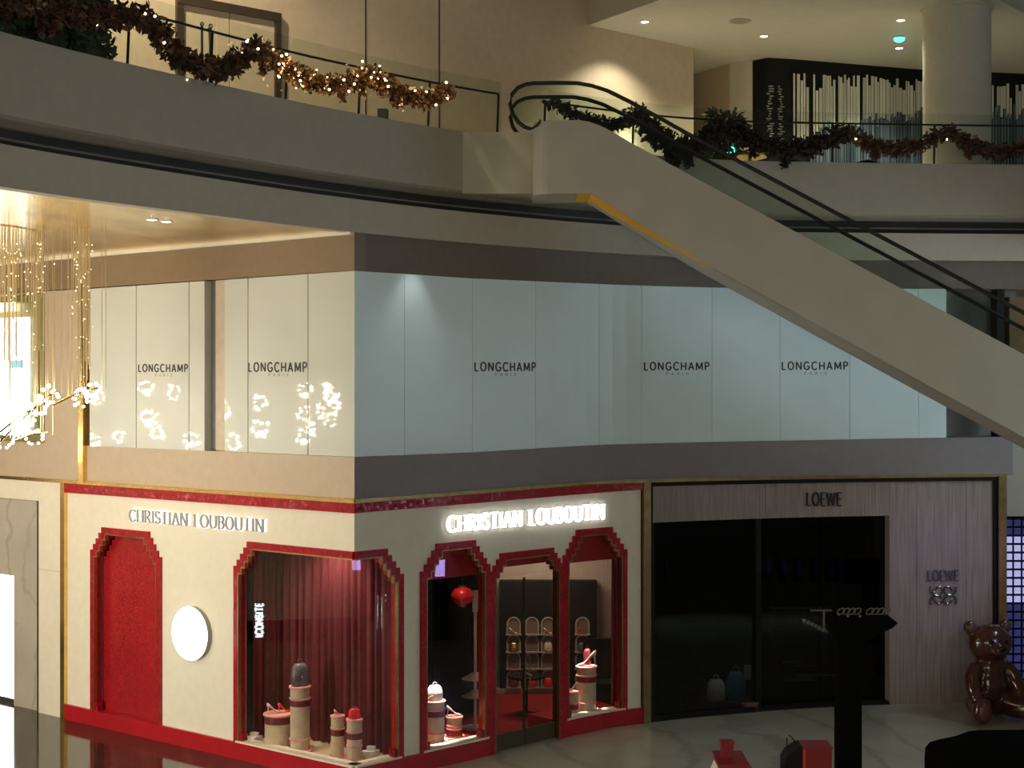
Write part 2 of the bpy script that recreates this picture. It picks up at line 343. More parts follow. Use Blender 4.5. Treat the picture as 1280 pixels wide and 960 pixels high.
# ---- stepped arches
def arch(sL, sR, ztop, n=4, dw=.085, dh=.11):
    a, b = min(sL,sR), max(sL,sR); cols = []
    for i in range(n): cols.append((a+i*dw, a+(i+1)*dw, ztop-(n-i)*dh)); cols.append((b-(i+1)*dw, b-i*dw, ztop-(n-i)*dh))
    cols.append((a+n*dw, b-n*dw, ztop)); return sorted(cols)
def half_arch(s_open, s_side, ztop, n=4, dw=.085, dh=.11):
    """steps only at s_side; runs straight to s_open"""
    cols = []; sg = 1 if s_open > s_side else -1
    for i in range(n):
        x0 = s_side+sg*i*dw; x1 = s_side+sg*(i+1)*dw; cols.append((min(x0,x1), max(x0,x1), ztop-(n-i)*dh))
    x = s_side+sg*n*dw; cols.append((min(x,s_open), max(x,s_open), ztop)); return sorted(cols)
def top_at(cols, s):
    for a,b,z in cols:
        if a-1e-6 <= s <= b+1e-6: return z
    return None
def frame_mesh(sh, outer, inner, zb, o0, o1):
    mb = MB(); br = sorted(set([round(x,5) for c in outer for x in c[:2]]+[round(x,5) for c in inner for x in c[:2]]))
    lo, hi = outer[0][0], outer[-1][1]
    for a,b in zip(br, br[1:]):
        if b-a < 1e-4 or a < lo-1e-4 or b > hi+1e-4: continue
        m_ = (a+b)/2; zt = top_at(outer, m_); zi = top_at(inner, m_) if inner[0][0] < m_ < inner[-1][1] else zb
        if zt is None: continue
        if zi is None: zi = zb
        if zt-zi > 1e-3: sh.box(mb, a, b, zi, zt, o0, o1)
    return mb
def pane_mesh(sh, cols, zb, o):
    mb = MB()
    for a,b,z in cols: sh.box(mb, a, b, zb, z, o-.006, o+.006)
    return mb
def shrink(cols, k, full=None):
    """inner profile: pull both ends and the top in by k"""
    out = []; a0, b0 = cols[0][0], cols[-1][1]; mid = (a0+b0)/2
    top = max(c[2] for c in cols); f = [c for c in cols if c[2] == top][0]
    for a,b,z in cols:
        if (a,b,z) == f: out.append((a+k if a > a0+1e-6 else a, b-k if b < b0-1e-6 else b, z-k))
        elif b <= f[0]+1e-6: out.append((a+k, b+k, z-k))
        else: out.append((a-k, b-k, z-k))
    return sorted(out)

ZA = 3.77; ZD = 3.49; FW = .115
niche = arch(Lp(115), Lp(203), ZA)
win_l = half_arch(0, Lp(294), ZA)
win_r = half_arch(0, Rp(503), ZA)
a1 = arch(Rp(524.5), Rp(611), ZA); dr = arch(Rp(611), Rp(703), ZD, 3, .085, .10); a3 = arch(Rp(703), Rp(783), ZA)
WT = .25
def wall_with(sh, s0, s1, top, opens, zfloor):
    """boxes around the openings; opens: list of (cols, zbottom)"""
    mb = MB(); br = sorted(set([s0,s1]+[x for cols,_ in opens for c in cols for x in c[:2]]))
    br = [b for b in br if s0-1e-6 <= b <= s1+1e-6]
    for a,b in zip(br, br[1:]):
        if b-a < 1e-4: continue
        m_ = (a+b)/2; hit = None
        for cols,zb in opens:
            t = top_at(cols, m_)
            if t is not None and cols[0][0] < m_ < cols[-1][1]: hit = (t, zb)
        if hit:
            sh.box(mb, a, b, hit[0], top, -WT, 0)
            if hit[1] > zfloor+.01: sh.box(mb, a, b, zfloor, hit[1], -WT, 0)
        else: sh.box(mb, a, b, zfloor, top, -WT, 0)
    return mb
wl = wall_with(LW, 0, Lp(84), L_redb, [(niche, BASE), (win_l, BASE)], BASE)
wall_left = tag(obj('wall_left', wl, 'cream_wall'), 'cream shop wall with red arched niche and round lamp, left of the corner', 'wall', kind='structure')
wr = wall_with(RW, 0, Rp(801), R_redb, [(win_r, BASE), (a1, BASE), (dr, -.01), (a3, BASE)], BASE)
# level part under door: none
wall_right = tag(obj('wall_right', wr, 'cream_wall'), 'cream shop wall with three red stepped arches, right of the corner', 'wall', kind='structure')
# red mosaic bands and plinths
tag(obj('trim_3', LW.box(MB(), -.03, Lp(84), L_redb, lambda s: L_gold(s)-.03, -WT, .04), 'red_tile'), 'red mosaic band under the gold line, left of the corner', 'trim', kind='structure')
tag(obj('trim_4', RW.box(MB(), -.0, Rp(802), R_redb, lambda s: R_gold(s)-.03, -WT, .04), 'red_tile'), 'red mosaic band with violet glints, right of the corner', 'trim', kind='structure')
tag(obj('baseboard_left', LW.box(MB(), -.04, Lp(84), 0, BASE, -WT, .05), 'red_gloss'), 'glossy red plinth below the cream wall, left of the corner', 'baseboard', kind='structure')
bb = RW.box(MB(), -.0, Rp(611), 0, BASE, -WT, .05); RW.box(bb, Rp(703), Rp(803), 0, BASE, -WT, .05)
tag(obj('baseboard_right', bb, 'red_gloss'), 'glossy red plinth below the arched shop windows, right of the corner', 'baseboard', kind='structure')
sill = LW.box(MB(), 0, Lp(297), BASE, BASE+.03, -.2, .06)
obj('sill', sill, 'cream_wall', wall_left)
sill = RW.box(MB(), 0, Rp(500), BASE, BASE+.03, -.2, .06); obj('sill', sill, 'cream_wall', wall_right)
for a,b in ((528,609),(707,780)):
    obj('sill', RW.box(MB(), Rp(a), Rp(b), BASE, BASE+.035, -.2, .06), 'cream_wall', wall_right)
# gold lines
tag(obj('trim_5', LW.box(MB(), -.05, 20, lambda s: L_gold(s)-.03, lambda s: L_gold(s)+.03, -WT, .07), 'gold'), 'thin gold line between the two storeys, left of the corner', 'trim', kind='structure')
tag(obj('trim_6', RW.box(MB(), -.02, Rp(1256), lambda s: R_gold(s)-.03, lambda s: R_gold(s)+.03, -WT, .07), 'old_gold'), 'thin dark gold line above the ground floor shops, right of the corner', 'trim', kind='structure')
tag(obj('trim_7', LW.box(MB(), Lp(84.5), Lp(79.5), 0, L_gold, -WT, .08), 'gold'), 'upright gold strip at the left end of the cream shop wall', 'trim', kind='structure')
tag(obj('trim_8', LW.box(MB(), Lp(109), Lp(103), L_gold, L_bandtop, -WT, .10), 'gold'), 'upright gold strip beside the hoarding on the upper storey', 'trim', kind='structure')
tag(obj('trim_9', RW.box(MB(), Rp(802.5), Rp(811), 0, R_gold, -WT, .08), 'old_gold'), 'upright dull gold strip between the two shops', 'trim', kind='structure')
tag(obj('trim_10', RW.box(MB(), Rp(1246), Rp(1256), 0, R_gold, -WT, .10), 'old_gold'), 'upright copper gold strip behind the bear', 'trim', kind='structure')

def arch_window(name, sh, cols, label, zb=BASE, foot=True, feet=None, red='red_tile'):
    root = thing(name, sh.pt((cols[0][0]+cols[-1][1])/2, 0, 0), label, 'window' if name.startswith('window') else 'door', kind='structure')
    inner = shrink(cols, FW); inner2 = shrink(cols, FW+.022)
    fm_ = frame_mesh(sh, cols, inner, zb, -.14, .045)
    if foot:
        for s_,sg in (feet or ((inner[0][0],1),(inner[-1][1],-1))): sh.box(fm_, *sorted((s_, s_+sg*.09)), zb, zb+.16, -.10, .03)
    fr = obj('frame', fm_, red, root)
    obj('gold_edge', frame_mesh(sh, inner, inner2, zb, -.02, .052), 'old_gold', fr)
    return root, inner2
# niche (blind arch)
nic, inn = arch_window('window_1', LW, niche, 'tall red mosaic arched niche left of the round lamp')
nb = MB()
for a,b,z in inn: LW.box(nb, a, b, BASE, z, -.24, -.16)
obj('mosaic_back', nb, 'red_mosaic', nic)
# corner window
cw = thing('window_2', LW.pt(.2,0,0), 'large corner show window with red stepped frame and curtain behind', 'window', kind='structure')
il = shrink(win_l, FW); ir = shrink(win_r, FW); il2 = shrink(win_l, FW+.022); ir2 = shrink(win_r, FW+.022)
f1 = frame_mesh(LW, win_l, il, BASE, -.14, .045); LW.box(f1, il[-1][1]-.09, il[-1][1], BASE, BASE+.16, -.10, .03)
fr = obj('frame', f1, 'red_tile', cw); obj('gold_edge', frame_mesh(LW, il, il2, BASE, -.02, .052), 'old_gold', fr)
f2 = frame_mesh(RW, win_r, ir, BASE, -.14, .045); RW.box(f2, ir[-1][1]-.09, ir[-1][1], BASE, BASE+.16, -.10, .03)
fr = obj('frame', f2, 'red_tile', cw); obj('gold_edge', frame_mesh(RW, ir, ir2, BASE, -.02, .052), 'old_gold', fr)
obj('pane', pane_mesh(LW, il2, BASE+.03, -.06), 'shop_glass', cw); obj('pane', pane_mesh(RW, ir2, BASE+.03, -.06), 'shop_glass', cw)
w3, in3 = arch_window('window_3', RW, a1, 'red stepped arch window with red lantern inside, left of the shop door'); obj('pane', pane_mesh(RW, in3, BASE+.03, -.06), 'shop_glass', w3)
w4, in4 = arch_window('window_4', RW, a3, 'red stepped arch window with tall lit pedestal, right of the shop door'); obj('pane', pane_mesh(RW, in4, BASE+.03, -.06), 'shop_glass', w4)
d1, ind = arch_window('door_1', RW, dr, 'double glass shop door in a red stepped frame', 0.0, False)
sa, sb = ind[0][0], ind[-1][1]; sm = (sa+sb)/2
for x0,x1 in ((sa,sm-.01),(sm+.01,sb)):
    leaf = obj('door_leaf', RW.box(MB(), x0+.0, x1, .30, 3.02, -.066, -.054), 'shop_glass', d1)
    obj('kick_plate', RW.box(MB(), x0, x1, .015, .30, -.08, -.04), 'kick', leaf)
    obj('stile', RW.box(RW.box(MB(), x0, x0+.014, .30, 3.0, -.072, -.048), x1-.014, x1, .30, 3.0, -.072, -.048), 'kick', leaf)
tr = MB()
for a,b,z in ind: RW.box(tr, a, b, min(3.04,z-.02), z, -.066, -.054)
obj('transom_pane', tr, 'shop_glass', d1)
for s_ in (sm-.06, sm+.06): obj('door_pull', MB().tube([RW.pt(s_,1.0,-.02), RW.pt(s_,1.0,.03), RW.pt(s_,1.6,.03), RW.pt(s_,1.6,-.02)], .012, 6), 'old_gold', d1)

# ---- upper storey: bands, hoardings
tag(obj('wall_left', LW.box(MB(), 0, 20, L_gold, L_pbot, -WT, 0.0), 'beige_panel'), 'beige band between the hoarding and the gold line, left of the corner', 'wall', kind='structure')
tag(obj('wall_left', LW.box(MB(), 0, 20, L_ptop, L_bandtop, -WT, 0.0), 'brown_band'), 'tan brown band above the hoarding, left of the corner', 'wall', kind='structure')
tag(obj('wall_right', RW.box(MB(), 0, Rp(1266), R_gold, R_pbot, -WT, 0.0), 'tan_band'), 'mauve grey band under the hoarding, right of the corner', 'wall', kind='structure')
tag(obj('wall_right', RW.box(MB(), 0, RW.c[-1], R_ptop, R_bandtop, -WT, -.12), 'brown_band_shaded'), 'brown band coloured darker for shade above the hoarding, right of the corner', 'wall', kind='structure')  # darker copy of the brown band; fascia shade put into its colour
hl = thing('shop_hoarding', LW.pt(3,5.3,0), 'white glossy hoarding panels reflecting the chandelier, left of the corner', 'hoarding')
for a,b,o in ((113,171,.02),(171.6,237,.02),(237.6,257,.02),(279,308,-.03),(308.6,383,-.03),(383.6,443,-.03)):
    e = .03 if b == 443 else .004
    obj('panel', LW.box(MB(), Lp(a)-.004, Lp(b)+e, lambda s: L_pbot(s)+.005, lambda s: L_ptop(s)-.005, -.14, o), 'white_glass', hl)
obj('backing', LW.box(MB(), .02, Lp(112), L_pbot, L_ptop, -WT, -.145), 'joint', hl)
obj('return_strip', LW.box(MB(), Lp(279), Lp(264), L_pbot, L_ptop, -.14, -.10), 'panel_return', hl, label='beige recessed strip')
hr = thing('shop_hoarding', RW.pt(6,5.3,0), 'long curved grey white hoarding behind the escalator, right of the corner', 'hoarding')
seams = [443,507,592,671,750,803,891,976,1063,1149,1184]
for i,(a,b) in enumerate(zip(seams, seams[1:])):
    obj('panel', RW.box(MB(), Rp(a)+(.005 if i else .03), Rp(b)-.005, lambda s: R_pbot(s)+.005, lambda s: R_ptop(s)-.005, -.14, -.03), 'satin_panel', hr)
obj('backing', RW.box(MB(), .05, Rp(1184), R_pbot, R_ptop, -WT, -.145), 'joint', hr)
tag(obj('wall_right', RW.box(MB(), Rp(1184), RW.c[-1], lambda s: R_pbot(s), lambda s: R_ptop(s), -1.2, -.9), 'recess'), 'dark recessed wall at the right end of the hoarding', 'wall', kind='structure')
tag(obj('trim_11', RW.box(MB(), Rp(1249), Rp(1258), R_pbot, R_ptop, -.4, -.1), 'black'), 'dark upright post at the right end of the upper storey', 'trim', kind='structure')
tag(obj('trim_12', RW.box(MB(), Rp(1269), Rp(1290), lambda s: R_pbot(s)+1.2, lambda s: R_ptop(s)-.15, -.6, -.3), 'amber_dim'), 'dim amber panel at the right edge beside the escalator handrail', 'panel', kind='structure')
# upper storey wall left of the gold strip (beige) with olive window and screen
ub = LW.box(MB(), Lp(103), Lp(58), L_pbot, L_ptop, -WT, .04); LW.box(ub, Lp(58), Lp(-60), lambda s: L_ptop(s)-.02, L_ptop, -WT, .04); LW.box(ub, Lp(58), Lp(-60), L_pbot, lambda s: L_pbot(s)+.02, -WT, .04); LW.box(ub, Lp(-60), 20, L_pbot, L_ptop, -WT, .04)
tag(obj('wall_left', ub, 'beige_panel'), 'beige upper wall between the gold strip and the olive window', 'wall', kind='structure')
ow = thing('window_5', LW.pt(Lp(20),6,0), 'olive framed window with bright screen behind the chandelier', 'window', kind='structure')
zt, zb = LW.z(58,368)+.0, LW.z(58,553)
obj('frame', LW.box(LW.box(LW.box(LW.box(MB(), Lp(58), Lp(50), zb, zt, -.1, .06), Lp(50), Lp(-60), zb, zb+.12, -.1, .06), Lp(50), Lp(-60), zt-.12, zt, -.1, .06), Lp(-52), Lp(-60), zb, zt, -.1, .06), 'olive', ow)
obj('back', LW.box(MB(), Lp(50), Lp(-52), zb+.12, zt-.12, -.22, -.18), 'olive', ow)
scr = tag(obj('display_screen', LW.box(MB(), Lp(28), Lp(-45), LW.z(28,553), LW.z(28,396), -.17, -.08), 'screen'), 'large bright white screen in the olive window at left edge', 'screen')
obj('picture_mark', LW.box(MB(), Lp(25), Lp(8), LW.z(20,460), LW.z(20,450), -.08, -.076), 'screen_cyan', scr, label='pale cyan mark on the screen')
obj('picture_mark', LW.box(MB(), Lp(17.5), Lp(15.5), LW.z(17,445), LW.z(17,402), -.08, -.076), 'screen_cyan', scr, label='thin dark line on the screen')
tag(obj('lamp_box', LW.box(MB(), Lp(11), Lp(-12), LW.z(0,389), LW.z(0,377), -.17, .02), 'lamp_small'), 'small warm light box above the white screen', 'lamp')

# ground floor wall left of the gold strip, stone portal
gl = LW.box(MB(), Lp(79.5), Lp(49.5), 0, L_gold, -WT, .02); LW.box(gl, Lp(49.5), 20, LW.z(48,626), L_gold, -WT, .02)
gw = tag(obj('wall_left', gl, 'cream_wall'), 'cream stone wall between gold strip and limestone portal', 'wall', kind='structure')
obj('joint_line', LW.box(MB(), Lp(79), Lp(50), LW.z(65,713.5), LW.z(65,712.8), .019, .022), 'panel_return', gw)
po = LW.box(MB(), Lp(46), Lp(14), 0, LW.z(48,627), -WT, -.06); LW.box(po, Lp(14), 20, LW.z(10,676), LW.z(48,627), -WT, -.06)
por = tag(obj('door_2', po, 'limestone'), 'limestone portal with bright white opening at left edge', 'door', kind='structure')
obj('edge_strip', LW.box(MB(), Lp(49.3), Lp(46.2), 0, LW.z(48,626), -WT, .0), 'kick', por)
obj('upper_panel', LW.box(MB(), Lp(13.5), Lp(-60), LW.z(8,720), LW.z(10,676.5), -.2, -.1), 'limestone', por)
tag(obj('light_panel', LW.box(MB(), Lp(13), Lp(-70), .12, LW.z(8,721), -.2, -.12), 'portal_white'), 'bright white lit panel inside the limestone portal', 'light panel')

# ---- second shop (right)
DK = R_gold
s0, s1 = Rp(811.5), Rp(1245.5)
lo = tag(obj('wall_right', RW.box(RW.box(RW.box(MB(), s0, s1, lambda s: DK(s)-.11, lambda s: DK(s)-.03, -.3, .03), Rp(1241), s1, 0, lambda s: DK(s)-.11, -.3, .03), s0, Rp(815), 0, lambda s: DK(s)-.11, -.3, .03), 'black'), 'thin black frame around the dark shop front', 'shop frame', kind='structure')
z_l = lambda s: RW.z(960,648)
lint = tag(obj('wall_right', RW.box(MB(), Rp(815), Rp(957), z_l, lambda s: DK(s)-.11, -.25, -.02), 'wood_pale'), 'brown wood lintel above the dark shop window', 'wall panel', kind='structure')
lint2 = tag(obj('wall_right', RW.box(MB(), Rp(957.6), Rp(1112), z_l, lambda s: DK(s)-.11, -.25, -.02), 'wood_pale'), 'brown wood lintel carrying dark letters above the shop entrance', 'wall panel', kind='structure')
for i,(a,b) in enumerate(((1112.5,1146),(1146.3,1177),(1177.3,1208),(1208.3,1241))):
    tag(obj('wall_right', RW.box(MB(), Rp(a), Rp(b), 0, lambda s: DK(s)-.11, -.25, -.02+(.004 if i%2 else 0)), 'wood_pale'),
        ['grained wood wall board beside the dark shop entrance','second grained wood board right of the dark entrance','third grained wood board behind the emblem','grained wood wall board nearest the copper gold strip'][i], 'wall panel', kind='structure')
w6 = thing('window_6', RW.pt(Rp(880),0,0), 'dark show window of the wood clad shop', 'window', kind='structure')
obj('frame', RW.box(RW.box(RW.box(MB(), Rp(815), Rp(818), 0, z_l, -.15, .02), Rp(945), Rp(951), 0, z_l, -.2, .02), Rp(818), Rp(945), 0, .10, -.15, .03), 'black', w6)
obj('pane', RW.box(MB(), Rp(818), Rp(945), .10, z_l, -.066, -.054), 'dark_glass', w6)
d3 = thing('door_3', RW.pt(Rp(1030),0,0), 'dark glass entrance of the wood clad shop', 'door', kind='structure')
for a,b in ((951,1031),(1032,1112)):
    obj('door_leaf', RW.box(MB(), Rp(a), Rp(b), .04, z_l, -.27, -.258), 'dark_glass', d3)
obj('threshold', RW.box(MB(), Rp(951), Rp(1112), 0, .06, -.6, .0), 'black', d3)
# shop interiors
tag(obj('wall_back', MB().box(-9,-.32,29.6,29.75,0,4.5).box(-.42,-.32,29.75,31.9,0,4.5), 'void'), 'black inner wall behind the lantern window', 'wall', kind='structure')
it = MB().box(-9, 2.75, 31.9, 32.1, 0, 4.5); shop_back = tag(obj('wall_back', it, 'tan_wall'), 'tan back wall inside the red arched shop', 'wall', kind='structure')
pp = MB().prism([(RW.at(Rp(806),-.26).x,RW.at(Rp(806),-.26).y),(RW.at(Rp(808),-.26).x,RW.at(Rp(808),-.26).y),(2.95,32.1),(2.76,32.1)], 0, 4.5)
tag(obj('wall_back', pp, 'tan_wall'), 'dividing wall between the two shops', 'wall', kind='structure')
tag(obj('floor', MB().prism([(RW.at(s,-.26).x,RW.at(s,-.26).y) for s in RW.segs(1.6,Rp(806),.5)]+[(2.75,31.9),(-6,31.9),(-4.2,28)], .0, .02), 'carpet'), 'red carpet inside the red arched shop', 'floor', kind='structure')
lb = MB().box(3.0, 11, 33.6, 33.8, 0, 4.5); lb.box(10.9,11.1,31.2,33.8,0,4.5)
tag(obj('wall_back', lb, 'void'), 'black back wall inside the wood clad shop', 'wall', kind='structure')
tag(obj('floor', MB().prism([(RW.at(s,-.27).x,RW.at(s,-.27).y) for s in RW.segs(Rp(812),Rp(1245),.8)]+[(10.9,33.6),(3.0,33.6)], .0, .02), 'black'), 'dark floor inside the wood clad shop', 'floor', kind='structure')
# window display floors and red valances
wf = MB().prism([(LW.at(.08,-.27).x,LW.at(.08,-.27).y),(LW.at(Lp(297),-.26).x,LW.at(Lp(297),-.26).y),(LW.at(Lp(297),-1.35).x,LW.at(Lp(297),-1.35).y),(RW.at(1.45,-.26).x,RW.at(1.45,-.26).y),(RW.at(.3,-.27).x,RW.at(.3,-.27).y)], .02, .27)
tag(obj('floor', wf, 'tan_floor'), 'raised tan display floor in the corner window', 'floor', kind='structure')
for px0,px1,zv,lab in ((524,611,3.12,'dark red valance above the lantern window'),(703,783,3.12,'dark red valance above the right arch window'),(611,703,3.19,'dark red valance behind the shop door top')):
    tag(obj('wall_back', RW.box(MB(), Rp(px0), Rp(px1), zv, 4.2, -.30, -.27), 'red_gloss'), lab, 'valance', kind='structure')
for px0,px1,lab in ((526,611,'raised floor of the lantern window display'),(705,783,'raised floor of the right arch window display')):
    tag(obj('floor', RW.box(MB(), Rp(px0), Rp(px1), .02, .27, -.95, -.26), 'red_gloss'), lab, 'display floor', kind='structure')
tag(obj('wall_back', RW.box(MB(), 1.5, 1.56, .02, 4.4, -1.5, -.26), 'cream_wall'), 'cream side wall closing the corner window display', 'wall', kind='structure')

# ---- upper gallery
tw = TW.box(MB(), 0, TW.c[-1], 10.6, 17, -.2, 0, 50)
gal = tag(obj('wall_back', tw, 'plaster'), 'beige back wall of the upper gallery with thin dark joints', 'wall', kind='structure')
gal.data.materials.clear(); mat('gallery_wall', (.60,.49,.36), .6, var=.05); gal.data.materials.append(M['gallery_wall'])
for px in (457,549):
    s = TW.s_px(px); obj('joint_strip', TW.box(MB(), s-.015, s+.015, 10.6, 17, 0, .01), 'door_frame', gal)
s = TW.s_px(640); 
door4 = thing('door_4', TW.pt(TW.s_px(285),10.6,0), 'tall brown framed doorway on the upper gallery', 'door', kind='structure')
sA, sB = TW.s_px(219), TW.s_px(349); ztop = TW.z(347,28)
obj('jamb', TW.box(MB(), sA, sA+.13, 10.6, ztop, 0, .08), 'door_frame', door4); obj('jamb', TW.box(MB(), sB-.13, sB, 10.6, ztop, 0, .08), 'door_frame', door4)
obj('head', TW.box(MB(), sA, sB, ztop, ztop+.16, 0, .085), 'door_frame', door4)
obj('door_panel', TW.box(MB(), sA+.13, (sA+sB)/2-.01, 10.6, ztop, 0, .03), 'gallery_wall', door4); obj('door_panel', TW.box(MB(), (sA+sB)/2+.01, sB-.13, 10.6, ztop, 0, .03), 'gallery_wall', door4)
# right part ceiling / bulkhead
bpoly = [(1.45,34.1),(3.03,31.5),(4.3,30.4),(9.0,30.6),(10.1,31.5),(10.9,32.5),(14.5,37.5),(15,46),(1.45,46)]
tag(obj('ceiling', MB().prism(bpoly, 14.4, 16.6), 'ceiling_white'), 'cream lit ceiling of the right gallery with downlights', 'ceiling', kind='structure')
tag(obj('ceiling', MB().prism([(-16,14),(-4,20),(1.45,30),(1.45,46),(-26,46)], 17.0, 17.2), 'plaster'), 'high ceiling above the left gallery', 'ceiling', kind='structure')
cw_ = MB().prism([(4.3,36),(4.67,39.1),(4.4,39.2),(4.1,36.1)], 10.6, 14.4)
tag(obj('wall_back', cw_, 'gallery_wall'), 'return of the gallery wall into the corridor', 'wall', kind='structure')
tag(obj('wall_back', MB().prism([(4.5,39.4),(5.41,37.8),(5.5,38.0),(4.7,39.6)], 10.6, 14.4), 'gallery_wall'), 'shaded corridor wall beside the black shop', 'wall', kind='structure')
tag(obj('wall_back', MB().prism([(5.41,37.8),(5.89,37.3),(6.0,37.6),(5.5,38.0)], 10.6, 14.4), 'ceiling_white'), 'pale corridor wall next to the black shop corner', 'wall', kind='structure')
# column
cx, cy = XP(1196,32.2), 32.2
colm = tag(obj('round_column', MB().lathe([(.70,10.6),(.70,14.33),(.74,14.34),(.74,14.4)], 40, (cx,cy,0)), 'ceiling_white', smooth=False), 'round cream column on the right gallery', 'column', kind='structure')
# black shop with strip screen
BS = Sheet([(5.89,37.45),(5.93,37.25),(6.08,37.1),(6.35,37.05),(10.37,38.5),(13.1,39.0),(15,39.3)], 1, 1)
bs = tag(obj('wall_back', BS.box(MB(), 0, BS.c[-1], 10.6, 14.4, -.2, 0, .6), 'black'), 'black shop front with white strip curtain on the right gallery', 'shop front', kind='structure')
rnd = random.Random(3); st = MB(); sb_ = MB(); s = BS.s_px(991)
while s < BS.c[-1]-.1:
    wd = rnd.uniform(.03,.085); a = BS.at(s); pxs = HX+a.x/a.y*F
    t = (pxs-991)/160; tp = 14.17-rnd.random()**3*.5-(.12*rnd.random()); bot = 12.35+min(t,1.05)*.95+rnd.uniform(-.14,.14)
    if rnd.random() < .93: BS.box(st, s, s+wd, bot, tp, .02, .04, 5)
    if t > .12: BS.box(sb_, s+.004, s+wd, 10.9, bot+rnd.uniform(-.05,.2), .05, .06, 5)
    s += wd+rnd.uniform(.008,.03)
obj('hanging_strips', st, 'strip_white', bs, kind='stuff'); obj('lower_strips', sb_, 'strip_blue', bs, kind='stuff')
mk = MB(); rnd = random.Random(5)
for pxc in (960,974):
    for k in range(22):
        z = ZP(110+k*3.1,37.2); s = BS.s_px(pxc+rnd.uniform(-2,2)); BS.box(mk, s, s+rnd.uniform(.04,.13), z, z+.03, .0, .012, 5)
obj('faint_marks', mk, 'text_faint', bs, kind='stuff')

# ================================================================== OBJECTS
# ---- escalator (runs parallel to the picture, high end at the left)
DN, DFAR = 25.1, 26.3
def xz(px, py, D=DN): return (XP(px,D), ZP(py,D))
esc = thing('escalator', (9,25.7,6), 'beige clad escalator rising across the atrium to the upper gallery', 'escalator')
SL = .5345
def ext(p, px): return (px, p[1]+(px-p[0])*SL)
topl = [(690,151),(722,150),(736,152),(750,157),(768,166),(790,179),(860,217.5),(1280,443)]; topl.append((1900, 443+620*SL))
botl = [(690,242.4),(739,242),(800,280),(893,336),(1000,394),(1184,495),(1280,546.5)]; botl.append((1900, 546.5+620*SL))
side = [xz(*p) for p in topl]+[xz(*p) for p in reversed(botl)]
obj('side_panel', MB().xprism(side, DN, DN+.08), 'esc_clad', esc)
obj('side_panel', MB().xprism(side, DFAR+.1, DFAR+.18), 'esc_clad', esc)
# head end, rounded in plan
x_r = XP(690,DN); x_l = XP(667,DN); R_ = x_r-x_l; pl = [(x_r, DN)]
for k in range(1,7): a = PI/2*k/6; pl.append((x_r-R_*math.sin(a), DN+R_-R_*math.cos(a)))
pl += [(x_l, DFAR+.18), (x_r, DFAR+.18)]
obj('head_end', MB().prism(pl, ZP(242.4,DN), ZP(151,DN)), 'esc_clad', esc)
# underside
us = MB(); nb_ = [xz(*p) for p in botl]; vs = []
for (x,z) in nb_: vs += [(x,DN,z),(x,DFAR+.18,z),(x,DN,z+.05),(x,DFAR+.18,z+.05)]
fs = []
for i in range(len(nb_)-1):
    a = 4*i; b = 4*i+4; fs += [(a,a+1,b+1,b),(a+2,b+2,b+3,a+3)]
us.add(vs, fs); obj('underside', us, 'esc_clad', esc)
ow_ = MB(); L = [(722,242.2,.78),(739,242,.74),(800,280,.55),(850,310,.3),(893,336,.03)]; vs = []
for px,py,wd in L:
    x,z = xz(px,py); vs += [(x,DN+.03,z-.006),(x,DN+.03+(DFAR+.1-DN)*wd,z-.006),(x,DN+.03,z-.001),(x,DN+.03+(DFAR+.1-DN)*wd,z-.001)]
fs = []
for i in range(len(L)-1): a=4*i; b=a+4; fs += [(a,a+1,b+1,b),(a+2,b+2,b+3,a+3),(a,b,b+2,a+2),(a+1,a+3,b+3,b+1)]
obj('underside_wedge', ow_.add(vs, fs), 'orange', esc, label='orange wedge on the underside')
# steps
dk_ = [(x,z-.28) for x,z in [xz(*p) for p in topl]]
obj('step_deck', MB().xprism(dk_+[(x,z-.1) for x,z in reversed(dk_)], DN+.1, DFAR+.08), 'dark_metal', esc)
stm = mesh('step', MB().xprism([(0,0),(.4,0),(.4,.06),(.36,-.16),(.05,-.05)], -.5, .5)); stm.materials.append(M['dark_metal'])
x0_, z0_ = xz(760,162)
for k in range(24):
    o = obj('step', stm, 'dark_metal', esc); o.location = (x0_+k*.39, (DN+DFAR)/2+.09, z0_-.26-k*.39*SL)
hp = [(664,160.5),(656,158),(648,152),(641,142),(637.5,129),(640,117),(647,109),(657,104.5),(668,103),(700,102.6),(722,103),(740,106.2),(760,112.7),(790,127.5),(831,150),(867,170.5),(1280,390),(1700,390+420*.5315)]
for D_ in (DN+.06, DFAR+.1):
    pts = [(XP(a,DN), D_, ZP(b,DN)) for a,b in hp]
    bal = obj('balustrade_glass', MB().xprism([(p[0],p[2]) for p in pts[2:]]+[(x,z-.02) for x,z in reversed([xz(*p) for p in [(680,152)]+topl[1:-1]+[(1700,443+420*SL)]])], D_-.006, D_+.006), 'rail_glass', esc)
    obj('handrail', MB().tube(pts, .034, 8), 'rubber', bal)
    lower = [(664,160.5),(672,153),(700,149)]
    obj('newel_guide', MB().tube([(XP(a,DN), D_, ZP(b,DN)) for a,b in ((664,160.5),(672,156),(676,149))], .02, 6), 'rubber', bal)
# landing platform joining the escalator to the gallery
fpt = lambda px: (FA.at(FA.s_px(px),-.1).x, FA.at(FA.s_px(px),-.1).y)
xl, xr = XP(578,26.2), XP(668.5,26.2)
ld = MB().prism([(xl,26.2),(xr,26.2),(xr,26.5),(1.7,26.5),(1.7,28.2),fpt(720),fpt(690),fpt(650),fpt(620),fpt(596)], 9.74, 10.80)
land = tag(obj('landing_platform', ld, 'plaster'), 'pale landing block joining escalator head to gallery edge', 'landing')
land.data.materials.clear(); mat('landing_pale', (.62,.56,.42), .6, var=.03); land.data.materials.append(M['landing_pale'])

